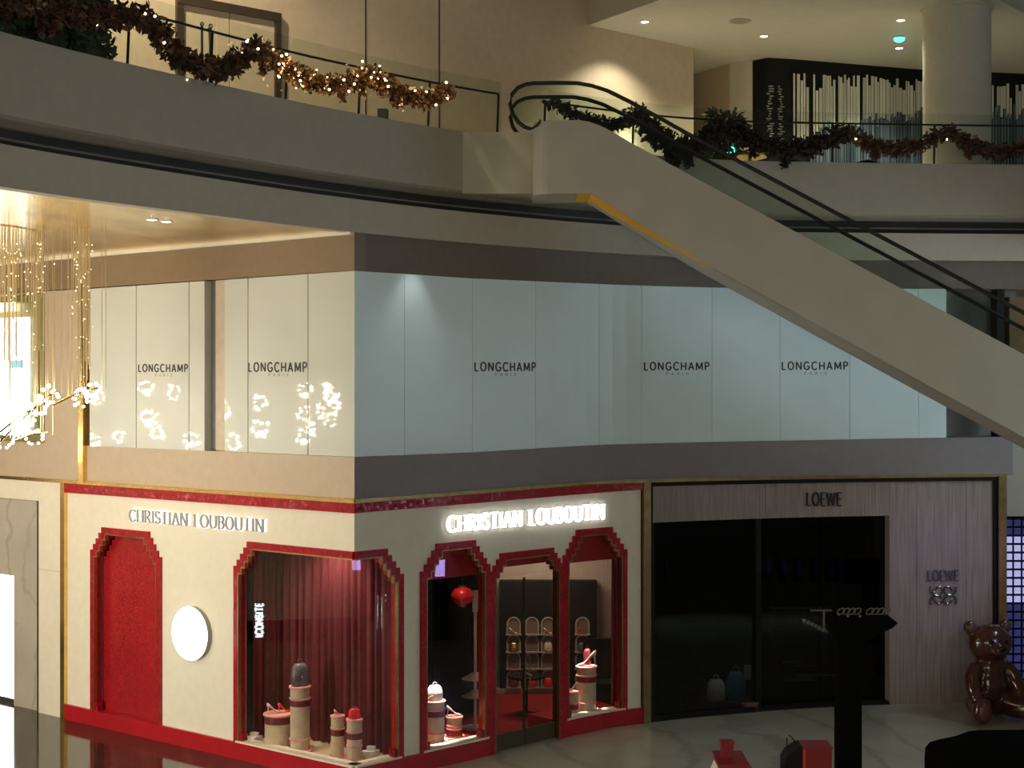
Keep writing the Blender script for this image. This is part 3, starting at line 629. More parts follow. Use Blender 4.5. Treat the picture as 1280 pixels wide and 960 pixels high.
# ---- balustrades on the gallery
def balustrade(name, px0, px1, label, step, rail_h=.80, glass_h=.86):
    sA, sB = FA.s_px(px0), FA.s_px(px1)
    root = thing(name, FA.pt((sA+sB)/2, 10.81, -.1), label, 'balustrade')
    n = max(1, round(abs(sB-sA)/step)); 
    for k in range(n):
        a = sA+(sB-sA)*k/n; b = sA+(sB-sA)*(k+1)/n
        obj('glass_panel', FA.box(MB(), a+.012, b-.012, 10.72, 10.81+glass_h+.14, -.112, -.10, .5), 'rail_glass', root)
    for k in range(n+1):
        a = sA+(sB-sA)*k/n
        obj('post', MB().tube([FA.pt(a,10.6,-.25), FA.pt(a,10.81+rail_h,-.19)], .022, 6), 'dark_metal', root)
    obj('handrail', MB().tube([FA.pt(s,10.81+rail_h,-.19) for s in FA.segs(sA,sB,.4)], .02, 6), 'dark_metal', root)
    return root
balustrade('glass_balustrade', -60, 632, 'glass gallery balustrade with gold tinsel garlands, left of the escalator', 1.55)
balustrade('glass_balustrade', 690, 1300, 'glass gallery balustrade with dark garlands, right of the escalator', 2.1)

# ---- garlands
def leaves(mb, pts, n, rad, size, rnd, flat=1.0):
    """small pointed leaves scattered round a path"""
    L = len(pts)-1
    for _ in range(n):
        t = rnd.random()*L; i = int(t); p = Vector(pts[i]).lerp(Vector(pts[i+1]), t-i)
        r = rad*(.35+.65*rnd.random()); th = rnd.uniform(0,2*PI); ph = math.acos(rnd.uniform(-1,1))
        d = Vector((math.sin(ph)*math.cos(th), math.sin(ph)*math.sin(th), math.cos(ph)))
        p = p+Vector((d.x*r, d.y*r*flat, d.z*r)); e = d.cross(Vector((rnd.uniform(-1,1),rnd.uniform(-1,1),rnd.uniform(-1,1))))
        if e.length < .01: continue
        e.normalize(); sz = size*rnd.uniform(.6,1.4); a = (d+Vector((rnd.uniform(-.6,.6),rnd.uniform(-.6,.6),rnd.uniform(-.8,.4)))).normalized()*sz; e = e*sz*.33
        mb.add([p-a*.5, p+e, p+a*.5, p-e], [(0,1,2,3)])
def swag(p0, p1, low, n=14):
    """hanging line through two ends and a lowest point given as pixels on the balustrade"""
    out = []
    for k in range(n+1):
        t = k/n; px = p0[0]+(p1[0]-p0[0])*t
        lt = (low[0]-p0[0])/(p1[0]-p0[0]); base = p0[1]+(p1[1]-p0[1])*t; bl = p0[1]+(p1[1]-p0[1])*lt
        q = t/lt if t < lt else (1-t)/(1-lt); py = base+(low[1]-bl)*math.sin(q*PI/2)
        s_ = FA.s_px(px); out.append(FA.pt(s_, ZP(py, FA.D(px)), .06))
    return out
def garland(p0, p1, low, m, rad, n, size, seed, label, group, sparks=0, drops=0):
    rnd = random.Random(seed); pts = swag(p0, p1, low)
    root = thing('garland', (pts[7].x, pts[7].y, pts[7].z), label, 'garland', group)
    mb = MB(); leaves(mb, pts, n, rad, size, rnd)
    for k in range(drops):
        q = pts[rnd.randrange(1,len(pts)-1)]; z = rnd.uniform(.15,.35)
        leaves(mb, [q, (q.x+rnd.uniform(-.05,.05), q.y, q.z-rad-z*.4)], int(n/16), rad*.35, size, rnd)
    obj('foliage', mb, m, root, kind='stuff')
    obj('stem', MB().tube(pts, rad*.3, 6), 'garland_dark', root)
    if sparks:
        sp_ = MB()
        for k in range(sparks):
            q = pts[rnd.randrange(len(pts))]; sp_.ball((q.x+rnd.uniform(-rad,rad), q.y-rad*rnd.uniform(.6,1.0), q.z+rnd.uniform(-rad,rad)), rnd.uniform(.010,.022), 6, 4)
        obj('fairy_lights', sp_, 'spark', root, kind='stuff')
GL = 'garlands along the left balustrade'; GR = 'garlands along the right balustrade'
garland((-30,-12),(182,20),(80,18), 'garland_brown', .20, 1500, .11, 1, 'thick brown leafy garland at the far left in front of shrubs', GL, 5, 3)
garland((182,22),(318,60),(248,86), 'garland_brown', .20, 1200, .11, 2, 'dark brown garland hanging in front of the brown doorway', GL, 6, 2)
garland((315,60),(458,92),(402,106), 'tinsel', .19, 2200, .085, 3, 'brightest gold tinsel garland on the balustrade', GL, 34, 3)
garland((458,92),(560,112),(520,124), 'tinsel', .18, 1600, .085, 4, 'short gold brown tinsel garland at the end left of escalator', GL, 12, 3)
garland((684,128),(793,143),(760,157), 'garland_dark', .15, 800, .10, 5, 'dark garland starting behind the escalator head', GR, 0, 1)
garland((793,143),(908,158),(845,183), 'garland_dark', .25, 1500, .12, 6, 'dark garland with hanging tips behind the sloping handrail', GR, 0, 5)
garland((908,158),(1056,163),(985,187), 'garland_dark', .24, 1500, .12, 7, 'dark garland in front of the black shop corner', GR, 0, 3)
garland((1056,163),(1185,164),(1112,187), 'garland_brown', .19, 1100, .10, 8, 'dark red brown garland between strip curtain and column', GR, 2, 2)
garland((1185,164),(1300,178),(1240,190), 'garland_brown', .19, 1000, .10, 9, 'dark red brown garland at the right edge past the column', GR, 0, 3)

# ---- plants on the gallery
def shrub(loc, h, rad, n, seed, label, m='leaf_green'):
    rnd = random.Random(seed); root = thing('potted_shrub', loc, label, 'plant', 'shrubs on the gallery'); x,y,z = loc
    pt_ = obj('pot', MB().lathe([(.16,0),(.2,.05),(.24,.38),(.26,.4),(.22,.41)], 16, (x,y,z)), 'pot', root); obj('soil', MB().lathe([(.21,.40),(.21,.415),(.01,.42)], 16, (x,y,z)), 'bark', pt_)
    st_ = MB()
    for k in range(5):
        st_.tube([(x,y,z+.38),(x+rnd.uniform(-.1,.1),y+rnd.uniform(-.1,.1),z+h*.55),(x+rnd.uniform(-.3,.3),y+rnd.uniform(-.3,.3),z+h*.85)], .018, 5)
    obj('stem', st_, 'bark', root); mb = MB()
    for k in range(14):
        c = (x+rnd.uniform(-rad,rad)*.7, y+rnd.uniform(-rad,rad)*.7, z+h*rnd.uniform(.3,.95)); leaves(mb, [c,(c[0],c[1],c[2]-.1)], n//14, rad*.5, .17, rnd)
    obj('foliage', mb, m, root, kind='stuff')
def gal_pt(px, off): q = FA.at(FA.s_px(px), off); return (q.x,q.y,10.6)
shrub(gal_pt(12,-.6), 1.15, .6, 1400, 1, 'dense green shrub at the left edge of gallery')
shrub(gal_pt(62,-.5), 1.1, .55, 1600, 2, 'wide dark green shrub behind the thick leafy garland')
shrub(gal_pt(104,-.5), 1.15, .5, 1500, 3, 'green shrub between the thick garland and the doorway')
shrub(gal_pt(140,-.5), 1.15, .38, 900, 4, 'small green shrub nearest the brown doorway')
shrub((XP(905,31.5),31.5,10.6), 1.6, .5, 800, 5, 'dark bushy shrub by the corridor right of escalator')

# small gallery things
def stand(px, off, lean, label):
    q = FA.at(FA.s_px(px), off); r = thing('stanchion', (q.x,q.y,10.6), label, 'stanchion', 'chrome stands behind the left balustrade')
    obj('base', MB().lathe([(.14,0),(.14,.02),(.03,.05)], 16, (q.x,q.y,10.6)), 'steel', r); obj('pole', MB().tube([(q.x,q.y,10.64),(q.x+lean,q.y,11.75)], .02, 8), 'steel', r)
    obj('cap', MB().ball((q.x+lean,q.y,11.78), .035, 8, 6), 'steel', r)
stand(283,-.5,.0,'chrome stand behind glass, leftmost of three'); stand(292,-.5,.02,'chrome stand behind glass, middle of three'); stand(303,-.6,-.06,'leaning chrome stand behind glass, rightmost of three')
q = FA.at(FA.s_px(511),-.75); bx_ = thing('floor_sign_box', (q.x,q.y,10.6), 'small brown box on the gallery floor under the tinsel', 'box')
obj('body', MB().box(q.x-.17,q.x+.17,q.y-.12,q.y+.12,10.6,ZP(147,q.y)), 'bark', bx_); obj('top_block', MB().box(q.x+.0,q.x+.17,q.y-.11,q.y+.11,ZP(147,q.y),ZP(137,q.y)), 'bark', bx_)
q = (XP(937,31.3),31.3); b_ = thing('gold_bowl', (q[0],q[1],10.6), 'shallow gold dish behind glass beside the handrail', 'dish')
obj('stand', MB().lathe([(.2,0),(.2,.02),(.04,.05),(.04,.40),(.1,.44)], 16, (q[0],q[1],10.6)), 'old_gold', b_); obj('bowl', MB().lathe([(.1,.44),(.42,.52),(.5,.56),(.48,.57),(.1,.48)], 24, (q[0],q[1],10.6)), 'gold', b_)
led = tag(obj('led_sign', MB().box(XP(909,31.6),XP(919,31.6),31.57,31.63,ZP(191,31.6),ZP(184,31.6)), 'led_cyan'), 'tiny glowing cyan sign under the bushy shrub', 'sign')
obj('post', MB().box(XP(913.5,31.6),XP(914.5,31.6),31.58,31.62,10.6,ZP(191,31.6)), 'dark_metal', led)
def bench(px0, px1, D, label):
    x0,x1 = XP(px0,D),XP(px1,D); r = thing('lounge_seat', ((x0+x1)/2,D,10.6), label, 'seat')
    obj('seat', MB().box(x0,x1,D-.3,D+.3,10.72,10.95), 'black', r); obj('backrest', MB().xprism([(x0,10.95),(x1,10.95),(x1,11.02),((x0+x1)/2,11.12),(x0,11.02)], D+.2,D+.3), 'black', r)
    for x in (x0+.08,x1-.08): obj('leg', MB().box(x-.03,x+.03,D-.05,D+.05,10.6,10.72), 'dark_metal', r)
bench(968,1018,31.4,'dark seat behind glass, nearer the gold dish'); bench(1064,1110,31.4,'dark seat behind glass, nearer the column')

# ---- ceiling fittings
def downlight(loc, r, label, power, col, cat_group, ang=90, m='lamp_white'):
    t = thing('downlight', loc, label, 'downlight', cat_group); x,y,z = loc
    obj('rim', MB().lathe([(r*1.0,-.012),(r*1.35,-.012),(r*1.35,.0),(r*1.0,.0)], 16, loc), 'ceiling_white', t)
    obj('lens', MB().lathe([(r*.2,-.02),(r,-.012),(r,.0),(.01,.0)], 16, loc), m, t)
    if power: spot('downlight_beam', (x,y,z-.05), (x,y,z-5), power, col, ang, .5, r)
def on_ceiling(px, py, z=14.4): D = (z-CZ)*F/(HY-py); return (XP(px,D), D, z)
GD = 'gallery ceiling downlights'
for px,py,l in ((806,27,'white downlight nearest the ceiling edge'),(955,45,'white downlight above the black shop corner'),(1126,25,'upper white downlight near the column'),(1124,60,'lower white downlight near the column')):
    downlight(on_ceiling(px,py), .085, l, 300, (1,.95,.72), GD, 120)
c = on_ceiling(1124,46); ex = thing('ceiling_spot', c, 'bright cyan lamp between two downlights near column', 'lamp')
obj('rim', MB().lathe([(.1,-.03),(.14,-.03),(.14,0),(.1,0)], 16, c), 'steel', ex); obj('lens', MB().ball((c[0],c[1],c[2]-.04), (.13,.13,.09), 12, 8), 'led_cyan', ex)
c = on_ceiling(925,26); vt = thing('ceiling_vent', c, 'round grey vent in the gallery ceiling', 'vent'); obj('rim', MB().lathe([(.2,-.02),(.24,-.02),(.24,0),(.2,0)], 20, c), 'plaster', vt); obj('grille', MB().lathe([(.02,-.03),(.19,-.02),(.19,0),(.02,0)], 20, c), 'plaster_grey', vt)
# wall washer behind the escalator
wz = TW.pt(TW.s_px(782), 14.3, .55); spot('wall_washer', (wz.x,wz.y-.1,14.3), TW.pt(TW.s_px(782),12.0,0), 40, (1,.95,.8), 30, .9, .05)
p_ = TW.pt(TW.s_px(782), 11.75, .22); upl = thing('wall_uplight', (p_.x,p_.y,10.6), 'low lamp lighting the gallery wall behind the escalator', 'lamp')
obj('pole', MB().tube([(p_.x,p_.y,10.6),(p_.x,p_.y,11.55)], .02, 8), 'dark_metal', upl); obj('shade', MB().lathe([(.05,0),(.12,.14),(.11,.14),(.03,.0)], 14, (p_.x,p_.y,11.55)), 'dark_metal', upl)
point('uplight_glow', (p_.x,p_.y,11.85), 22, (1,.93,.75), .05)
# gallery left ambience lamps (recessed in its high ceiling)
for x,y in ((-6.5,24),(-2,28.5)):
    l_ = spot('gallery_lamp', (x,y,16.9), (x+1.0,y+3,11.5), 2500 if x < -4 else 95, (1,.84,.58), 84, .7, .15)
# gold canopy downlights
GC = 'gold ceiling downlights'
def on_gold(px, py): return on_ceiling(px, py, 8.92)
downlight(on_gold(190,274), .07, 'left one of two small lamps in the gold ceiling', 45, (1,.82,.52), GC, 110)
downlight(on_gold(208,276.5), .07, 'right one of two small lamps in the gold ceiling', 45, (1,.82,.52), GC, 110)
# soffit lamp over the curved hoarding
sw = RW.pt(Rp(515), 8.86, .42); spot('hoarding_washer', sw, RW.pt(Rp(515),6.9,0), 26, (.95,1,.95), 62, .9, .04)

# ---- lettering
def seg(*p): return ('l', p)
def arc(cx, cy, rx, ry, a0, a1, n=12): return ('l', [(cx+rx*math.cos(math.radians(a0+(a1-a0)*k/n)), cy+ry*math.sin(math.radians(a0+(a1-a0)*k/n))) for k in range(n+1)])
GLY = {  # strokes in a box 1 high ; width first
 'A': (.74, [seg((.04,0),(.37,1)), seg((.37,1),(.70,0)), seg((.17,.33),(.57,.33))]),
 'B': (.60, [seg((.08,0),(.08,1)), arc(.28,.76,.24,.24,90,-90), arc(.28,.27,.28,.27,90,-90), seg((.08,1),(.28,1)), seg((.08,.52),(.28,.52)), seg((.08,0),(.28,0))]),
 'C': (.74, [arc(.42,.5,.36,.5,45,315,16)]),
 'E': (.54, [seg((.08,0),(.08,1)), seg((.08,1),(.5,1)), seg((.08,.52),(.44,.52)), seg((.08,0),(.5,0))]),
 'G': (.78, [arc(.42,.5,.36,.5,45,325,16), seg((.45,.42),(.74,.42)), seg((.73,.42),(.73,.2))]),
 'H': (.74, [seg((.08,0),(.08,1)), seg((.66,0),(.66,1)), seg((.08,.5),(.66,.5))]),
 'I': (.24, [seg((.12,0),(.12,1))]),
 'L': (.54, [seg((.08,0),(.08,1)), seg((.08,0),(.5,0))]),
 'M': (.90, [seg((.07,0),(.10,1)), seg((.10,1),(.45,.15)), seg((.45,.15),(.80,1)), seg((.80,1),(.83,0))]),
 'N': (.76, [seg((.08,0),(.08,1)), seg((.08,1),(.68,0)), seg((.68,0),(.68,1))]),
 'O': (.82, [arc(.41,.5,.36,.5,0,360,20)]),
 'P': (.60, [seg((.08,0),(.08,1)), arc(.28,.74,.26,.26,90,-90), seg((.08,1),(.28,1)), seg((.08,.48),(.28,.48))]),
 'R': (.66, [seg((.08,0),(.08,1)), arc(.28,.75,.25,.25,90,-90), seg((.08,1),(.28,1)), seg((.08,.5),(.28,.5)), seg((.28,.5),(.62,0))]),
 'S': (.56, [arc(.28,.75,.22,.25,20,270,10), arc(.28,.25,.24,.25,90,-160,10)]),
 'T': (.66, [seg((.33,0),(.33,1)), seg((.03,1),(.63,1))]),
 'U': (.74, [seg((.08,1),(.08,.34)), arc(.37,.34,.29,.34,180,360,10), seg((.66,.34),(.66,1))]),
 'W': (1.05, [seg((.04,1),(.29,0)), seg((.29,0),(.525,.95)), seg((.525,.95),(.76,0)), seg((.76,0),(1.01,1))]),
 'Z': (.6, [seg((.06,1),(.54,1)), seg((.54,1),(.06,0)), seg((.06,0),(.54,0))]), ' ': (.42, []) }
SERIF = {'H': [(.08,0),(.08,1),(.66,0),(.66,1)], 'R': [(.08,0),(.08,1),(.6,0)], 'I': [(.12,0),(.12,1)], 'T': [(.33,0)], 'A': [(.05,0),(.69,0)], 'N': [(.08,0),(.08,1),(.68,1)], 'L': [(.08,0),(.08,1)], 'U': [(.08,1),(.66,1)], 'B': [(.04,0),(.04,1)]}
def glyph(ch, th, serif=False, contrast=1.0):
    """list of convex quads in the glyph box"""
    quads = []
    for _,pts in GLY[ch][1]:
        for a,b in zip(pts, pts[1:]):
            d = Vector((b[0]-a[0], b[1]-a[1])); L_ = d.length
            if L_ < 1e-5: continue
            d /= L_; n = Vector((-d.y, d.x)); vert = abs(d.y)
            t = th*(contrast+(1-contrast)*vert)/2; e = d*min(t,.02) if len(pts) > 2 else d*0
            A = Vector(a)-e; B = Vector(b)+e; quads.append([A-n*t, B-n*t, B+n*t, A+n*t])
    if serif:
        for x,y in SERIF.get(ch, []):
            y0 = 0 if y == 0 else 1; k = .045; w_ = .10+th*.4
            quads.append([Vector((x-w_,y0-(0 if y0==0 else k))), Vector((x+w_,y0-(0 if y0==0 else k))), Vector((x+w_,y0+(k if y0==0 else 0))), Vector((x-w_,y0+(k if y0==0 else 0)))])
    return quads
def text_on(sh, text, pxa, pxb, ya, yb, o0, o1, th, m, root, gap=.12, serif=False, contrast=1.0, name='letter', join=False, grow=0.0):
    """ya=(top,bottom) at pxa, yb at pxb"""
    tot = sum(GLY[c][0] for c in text)+gap*(len(text)-1); sa_, sb2 = sh.s_px(pxa), sh.s_px(pxb)
    zt0, zb0, zt1, zb1 = sh.z(pxa,ya[0]), sh.z(pxa,ya[1]), sh.z(pxb,yb[0]), sh.z(pxb,yb[1]); x = 0; J = MB()
    for ch in text:
        wd = GLY[ch][0]; mb = J if join else MB()
        for qd in glyph(ch, th, serif, contrast):
            vs = []
            for o in (o0,o1):
                for v in qd:
                    f_ = (x+v.x)/tot; s_ = sa_+(sb2-sa_)*f_; zt_ = zt0+(zt1-zt0)*f_; zb_ = zb0+(zb1-zb0)*f_
                    vs.append(sh.pt(s_, zb_+(zt_-zb_)*v.y, o))
            mb.add(vs, [(0,1,2,3),(7,6,5,4),(0,4,5,1),(1,5,6,2),(2,6,7,3),(3,7,4,0)])
        if not join and mb.v: obj(name, mb, m, root)
        x += wd+gap
    if join: obj(name, J, m, root, kind='stuff')
def mid(sh, pxa, pxb, y): s_ = sh.s_px((pxa+pxb)/2); return sh.pt(s_, sh.z((pxa+pxb)/2, y), .02)
for sh,a,b,ya,yb,o,lab in ((LW,174,236,(455.5,464.5),(455.5,465),.02,'dark hoarding lettering nearest the gold strip'),(LW,309,382,(453.5,464),(453,465),-.03,'dark hoarding lettering just left of the corner'),
        (RW,594.5,671,(453,463.5),(453.5,464),-.03,'dark hoarding lettering nearest right of the corner'),(RW,806,887.5,(453,462.5),(453,462.5),-.03,'blurred dark hoarding lettering, middle of the curved hoarding'),(RW,978,1060.5,(452.5,462),(452.5,462),-.03,'dark hoarding lettering close under the escalator')):
    r = thing('hoarding_lettering', mid(sh,a,b,460), lab, 'lettering', 'hoarding letterings')
    text_on(sh, 'LONGCHAMP', a, b, ya, yb, o-.004, o+.006, .17, 'text_dark', r, .26)
    c0 = a+(b-a)*.34; c1 = a+(b-a)*.68; y0 = ya[1]+3
    text_on(sh, 'PARIS', c0, c1, (y0,y0+3.2), (y0,y0+3.2), o-.004, o+.004, .16, 'text_faint', r, .9, name='small_word', join=True)
r = thing('shop_sign', mid(LW,166,332,650), 'thin grey shop name letters with white halo, left of the corner', 'sign')
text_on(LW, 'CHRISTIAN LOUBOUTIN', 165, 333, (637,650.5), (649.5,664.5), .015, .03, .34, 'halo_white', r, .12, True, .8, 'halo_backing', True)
text_on(LW, 'CHRISTIAN LOUBOUTIN', 165, 333, (636.5,651), (649,665), .05, .075, .13, 'sign_grey', r, .12, True, .35)
r = thing('shop_sign', mid(RW,558,753,648), 'glowing white shop name letters above the arches, right of the corner', 'sign')
text_on(RW, 'CHRISTIAN LOUBOUTIN', 557, 753, (645.5,665), (630,648.5), .02, .07, .17, 'sign_white', r, .12, True, .6)
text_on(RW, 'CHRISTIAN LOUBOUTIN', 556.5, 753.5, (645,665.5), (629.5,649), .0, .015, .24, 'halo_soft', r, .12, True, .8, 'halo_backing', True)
r = thing('shop_sign', mid(RW,1008,1052,625), 'small dark shop name letters on the wood lintel', 'sign')
text_on(RW, 'LOEWE', 1008, 1052, (616,632), (616,632), -.02, .02, .16, 'text_dark', r, .14, True, .6)
# emblem on the wood wall: word above an ornament of mirrored script loops
em = thing('wall_emblem', mid(RW,1160,1198,735), 'metal word and looped emblem on the grained wood wall', 'emblem')
text_on(RW, 'LOEWE', 1159.5, 1198.5, (713,726), (713,726), -.02, .02, .18, 'chrome_letter', em, .12, True, .6)
sc_ = RW.s_px(1179); zc = RW.z(1179,744)
def curl(mx, my):
    pts = []
    for k in range(40):
        t = k/39; a = t*2.6*PI; rr = .04+.10*(1-t)
        x_ = .05+.16*t*1.3+rr*math.cos(a); y_ = .05+.10*t+rr*math.sin(a)
        pts.append(RW.pt(sc_+mx*(x_), zc+my*(y_-.02), .0))
    return pts
for mx in (-1,1):
    for my in (-1,1): obj('loop', MB().tube(curl(mx,my), .022, 6), 'chrome_letter', em)

# ---- round wall lamp
s_ = Lp(243); c = LW.pt(s_, LW.z(243,791), 0); R_ = 34*LW.D(243)/F
dl = thing('round_wall_lamp', c, 'large round white wall lamp on cream wall', 'lamp')
def disc(mb, r, o0, o1, seg_=40, r2=None):
    r2 = r2 or r; vs = []; n = seg_
    for o,rr in ((o0,r),(o1,r2)):
        for k in range(n): a = 2*PI*k/n; vs.append(LW.pt(s_+rr*math.cos(a), c.z+rr*math.sin(a), o))
    return mb.add(vs, [tuple(range(n)), tuple(range(n,2*n))[::-1]]+[(k,(k+1)%n,n+(k+1)%n,n+k) for k in range(n)])
obj('housing', disc(MB(), R_*.98, .0, .10), 'sign_grey', dl); obj('diffuser', disc(MB(), R_*.99, .101, .13, 40, R_*.96), 'disc_white', dl)

# ---- curtains
def curtain(pts, z0, z1, label, waves, amp, m='curtain', n=None):
    A = [Vector(p) for p in pts]; tot = sum((b-a).length for a,b in zip(A,A[1:])); N = int(waves*10); mb = MB(); rnd = random.Random(int(tot*100)); ph = [rnd.uniform(.7,1.3) for _ in range(waves+2)]
    row = []
    for k in range(N+1):
        d = tot*k/N; acc = 0
        for a,b in zip(A,A[1:]):
            L_ = (b-a).length
            if d <= acc+L_+1e-6: t = (d-acc)/L_; p = a.lerp(b,t); nn = Vector((-(b-a).y,(b-a).x)).normalized(); break
            acc += L_
        w_ = math.sin(k/N*waves*2*PI)*amp*ph[int(k/N*waves)]+math.sin(k/N*waves*4.6*PI)*amp*.35; row.append((p+nn*w_, p+nn*(w_*.55)))
    vs = [(q.x,q.y,z1) for _,q in row]+[(q.x,q.y,(z0+z1)/2) for q,_ in row]+[(q.x,q.y,z0) for q,_ in row]; n_ = N+1
    fs = [(j*n_+k,j*n_+k+1,(j+1)*n_+k+1,(j+1)*n_+k) for j in range(2) for k in range(N)]
    o = obj('curtain', mb.add(vs,fs), m, smooth=True); sd = o.modifiers.new('thickness','SOLIDIFY'); sd.thickness = .012
    return tag(o, label, 'curtain')
q0 = LW.at(Lp(297),-.95); q1 = RW.at(1.32,-.3); q05 = LW.at(.2,-1.05)
curtain([(LW.at(Lp(296)-.1,-.30).x,LW.at(Lp(296)-.1,-.30).y),(q0.x,q0.y),(q05.x,q05.y),(q1.x,q1.y)], .28, 4.2, 'dark red pleated curtain behind the corner window pedestals', 20, .055)
q0 = RW.at(Rp(781),-.40); q1 = RW.at(Rp(781),-.40)+Vector((.12,1.0))
curtain([(q0.x,q0.y),(q1.x,q1.y)], .28, 3.9, 'bright red curtain at the side of right arch window', 5, .04, 'red_paint')

# ---- pedestals
def pedestal(loc, r, h, label, kind, group='striped display pedestals'):
    t = thing('display_pedestal', loc, label, 'pedestal', group)
    k = r*1.2; z = 0
    if kind != 'low': obj('base_plate', MB().box(-k,k,-k,k,0,.03), 'pink', t, local=True)
    else: obj('base_plate', MB().lathe([(r*1.25,0),(r*1.25,.03)], 28), 'pink', t, local=True)
    sf_ = obj('shaft', MB().lathe([(r*.93,.03),(r*.93,h-.035)], 28), 'drum', t, local=True)
    bh = .10 if kind != 'low' else .13
    zb_ = h-.035-bh-(.20*(h/1.1) if kind == 'tall' else .0)
    if kind == 'pair': zb_ = h-.33
    obj('dark_band', MB().lathe([(r*.955,zb_),(r*.955,zb_+bh)], 28), 'maroon', sf_, local=True)
    if kind != 'low':
        for z in ((zb_+bh+.01, .18) if kind == 'tall' else (zb_+bh+.01, .22)): obj('pink_ring', MB().lathe([(r*.98,z),(r*1.05,z+.015),(r*.98,z+.03)], 28), 'pink', sf_, local=True)
    obj('top_disc', MB().lathe([(r*1.03,h-.035),(r*1.06,h-.01),(r*1.03,h),(.001,h)], 28), 'pink', t, local=True)
    return t
def at_px(px, D, z=.27): return (XP(px,D), D, z)
P1 = (348,26.05); P2 = (375,25.72); P3 = (422,25.22); P4 = (443,25.05)
pedestal(at_px(*P1), .25, ZP(891,P1[1])-.27, 'low wide striped pedestal in corner window', 'low')
pedestal(at_px(*P2), .178, ZP(857,P2[1])-.27, 'tall pink topped pedestal carrying the grey bag', 'tall')
pedestal(at_px(*P3), .118, ZP(894,P3[1])-.27, 'slim pedestal carrying the small dark and white shoe', 'pair')
pedestal(at_px(*P4), .135, ZP(898,P4[1])-.27, 'slim pedestal carrying the red bag', 'pair')
P5 = (543.5,26.15); P6 = (568,26.55); P7 = (733,28.65); P8 = (716,28.35)
pedestal(at_px(*P5), .18, ZP(875,P5[1])-.27, 'brightly lit pedestal at the left of lantern window', 'tall')
pedestal(at_px(*P6), .145, ZP(895,P6[1])-.27, 'short lit pedestal in the lantern window', 'pair')
pedestal(at_px(*P7), .195, ZP(832,P7[1])-.27, 'tall brightly lit pedestal in the right arch window', 'tall')
pedestal(at_px(*P8), .11, ZP(864,P8[1])-.27, 'short lit pedestal beside the door in right arch window', 'pair')
# shoes and bags
def shoe(loc, L_, rz, m, label, sole='red_item', heel=.45):
    """pump: lofted upper, sole, stiletto heel, insole opening"""
    t = thing('high_heel_shoe', loc, label, 'shoe', 'shoes on display', rz=rz)
    sec = []  # x, width, zbottom, ztop
    for x,w_,zb_,zt_ in ((0,.10,heel,heel+.28),(.10,.13,heel*.95,heel+.24),(.28,.12,heel*.78,heel*.78+.16),(.48,.12,heel*.42,heel*.42+.10),(.66,.16,heel*.10,heel*.10+.14),(.82,.15,.02,.15),(.94,.09,.02,.10),(1.0,.02,.03,.06)):
        ring = []
        for k in range(10):
            a = 2*PI*k/10; ring.append((x*L_-.5*L_, math.cos(a)*w_*L_, ((zb_+zt_)/2+math.sin(a)*(zt_-zb_)/2)*L_))
        sec.append(ring)
    mb = MB(); vs = [v for r_ in sec for v in r_]; fs = [(i*10+k,i*10+(k+1)%10,(i+1)*10+(k+1)%10,(i+1)*10+k) for i in range(len(sec)-1) for k in range(10)]+[tuple(range(10)), tuple((len(sec)-1)*10+k for k in range(10))]
    obj('upper', mb.add(vs,fs), m, t, smooth=True, local=True)
    obj('heel', MB().tube([(-.42*L_,0,heel*.98*L_),(-.46*L_,0,heel*.4*L_),(-.45*L_,0,.0)], [.06*L_,.03*L_,.02*L_], 8), m, t, local=True)
    sv = []; so = MB()
    for x,w_,z in ((0,.08,heel-.02),(.28,.09,heel*.74),(.48,.10,heel*.38),(.66,.14,heel*.06+.01),(.82,.13,.0),(1.0,.02,.0)): sv += [((x-.5)*L_,-w_*L_,z*L_),((x-.5)*L_,w_*L_,z*L_),((x-.5)*L_,-w_*L_,(z+.03)*L_),((x-.5)*L_,w_*L_,(z+.03)*L_)]
    sf = []
    for i in range(5): a=4*i;b=a+4; sf += [(a,a+1,b+1,b),(a+2,b+2,b+3,a+3),(a,b,b+2,a+2),(a+1,a+3,b+3,b+1)]
    obj('sole', so.add(sv,sf), sole, t, local=True); return t
def bag(loc, wd, h, m, label, rz=0, flap=True):
    t = thing('handbag', loc, label, 'bag', 'bags on display', rz=rz)
    n = 8; vs = []
    prof = [(.42,0),(.5,.08),(.5,.45),(.44,.8),(.30,.98),(.12,1.0)]
    mb = MB(); 
    for r_,z in prof:
        for k in range(16): a = 2*PI*k/16; e = abs(math.cos(a))**.6*math.copysign(1,math.cos(a)); f_ = abs(math.sin(a))**.6*math.copysign(1,math.sin(a)); vs.append((e*r_*wd, f_*r_*wd*.62, z*h))
    L_ = len(prof); fs = [(i*16+k,i*16+(k+1)%16,(i+1)*16+(k+1)%16,(i+1)*16+k) for i in range(L_-1) for k in range(16)]+[tuple(range(16))[::-1], tuple((L_-1)*16+k for k in range(16))]
    obj('body', mb.add(vs,fs), m, t, smooth=True, local=True)
    obj('handle', MB().tube([(-.16*wd,0,h*.96),(-.14*wd,0,h*1.12),(0,0,h*1.2),(.14*wd,0,h*1.12),(.16*wd,0,h*.96)], .03*wd, 6), m, t, local=True)
    pk = obj('pocket', MB().box(-.3*wd,.3*wd,-.345*wd,-.27*wd,h*.14,h*.5), m, t, local=True); obj('clasp', MB().ball((0,-.355*wd,h*.42), .05*wd, 8, 6), 'steel', pk, local=True)
    return t
def ptop(p, z, dx=0, dy=0): return (XP(p[0],p[1])+dx, p[1]+dy, z)
z1_ = ZP(891,P1[1]); shoe(ptop(P1,z1_,-.06,-.04), .26, .5, 'pale_pink', 'pale pink shoe on the low wide pedestal'); shoe(ptop(P1,z1_,.10,.05), .25, .7, 'red_item', 'red shoe behind the pale pink shoe')
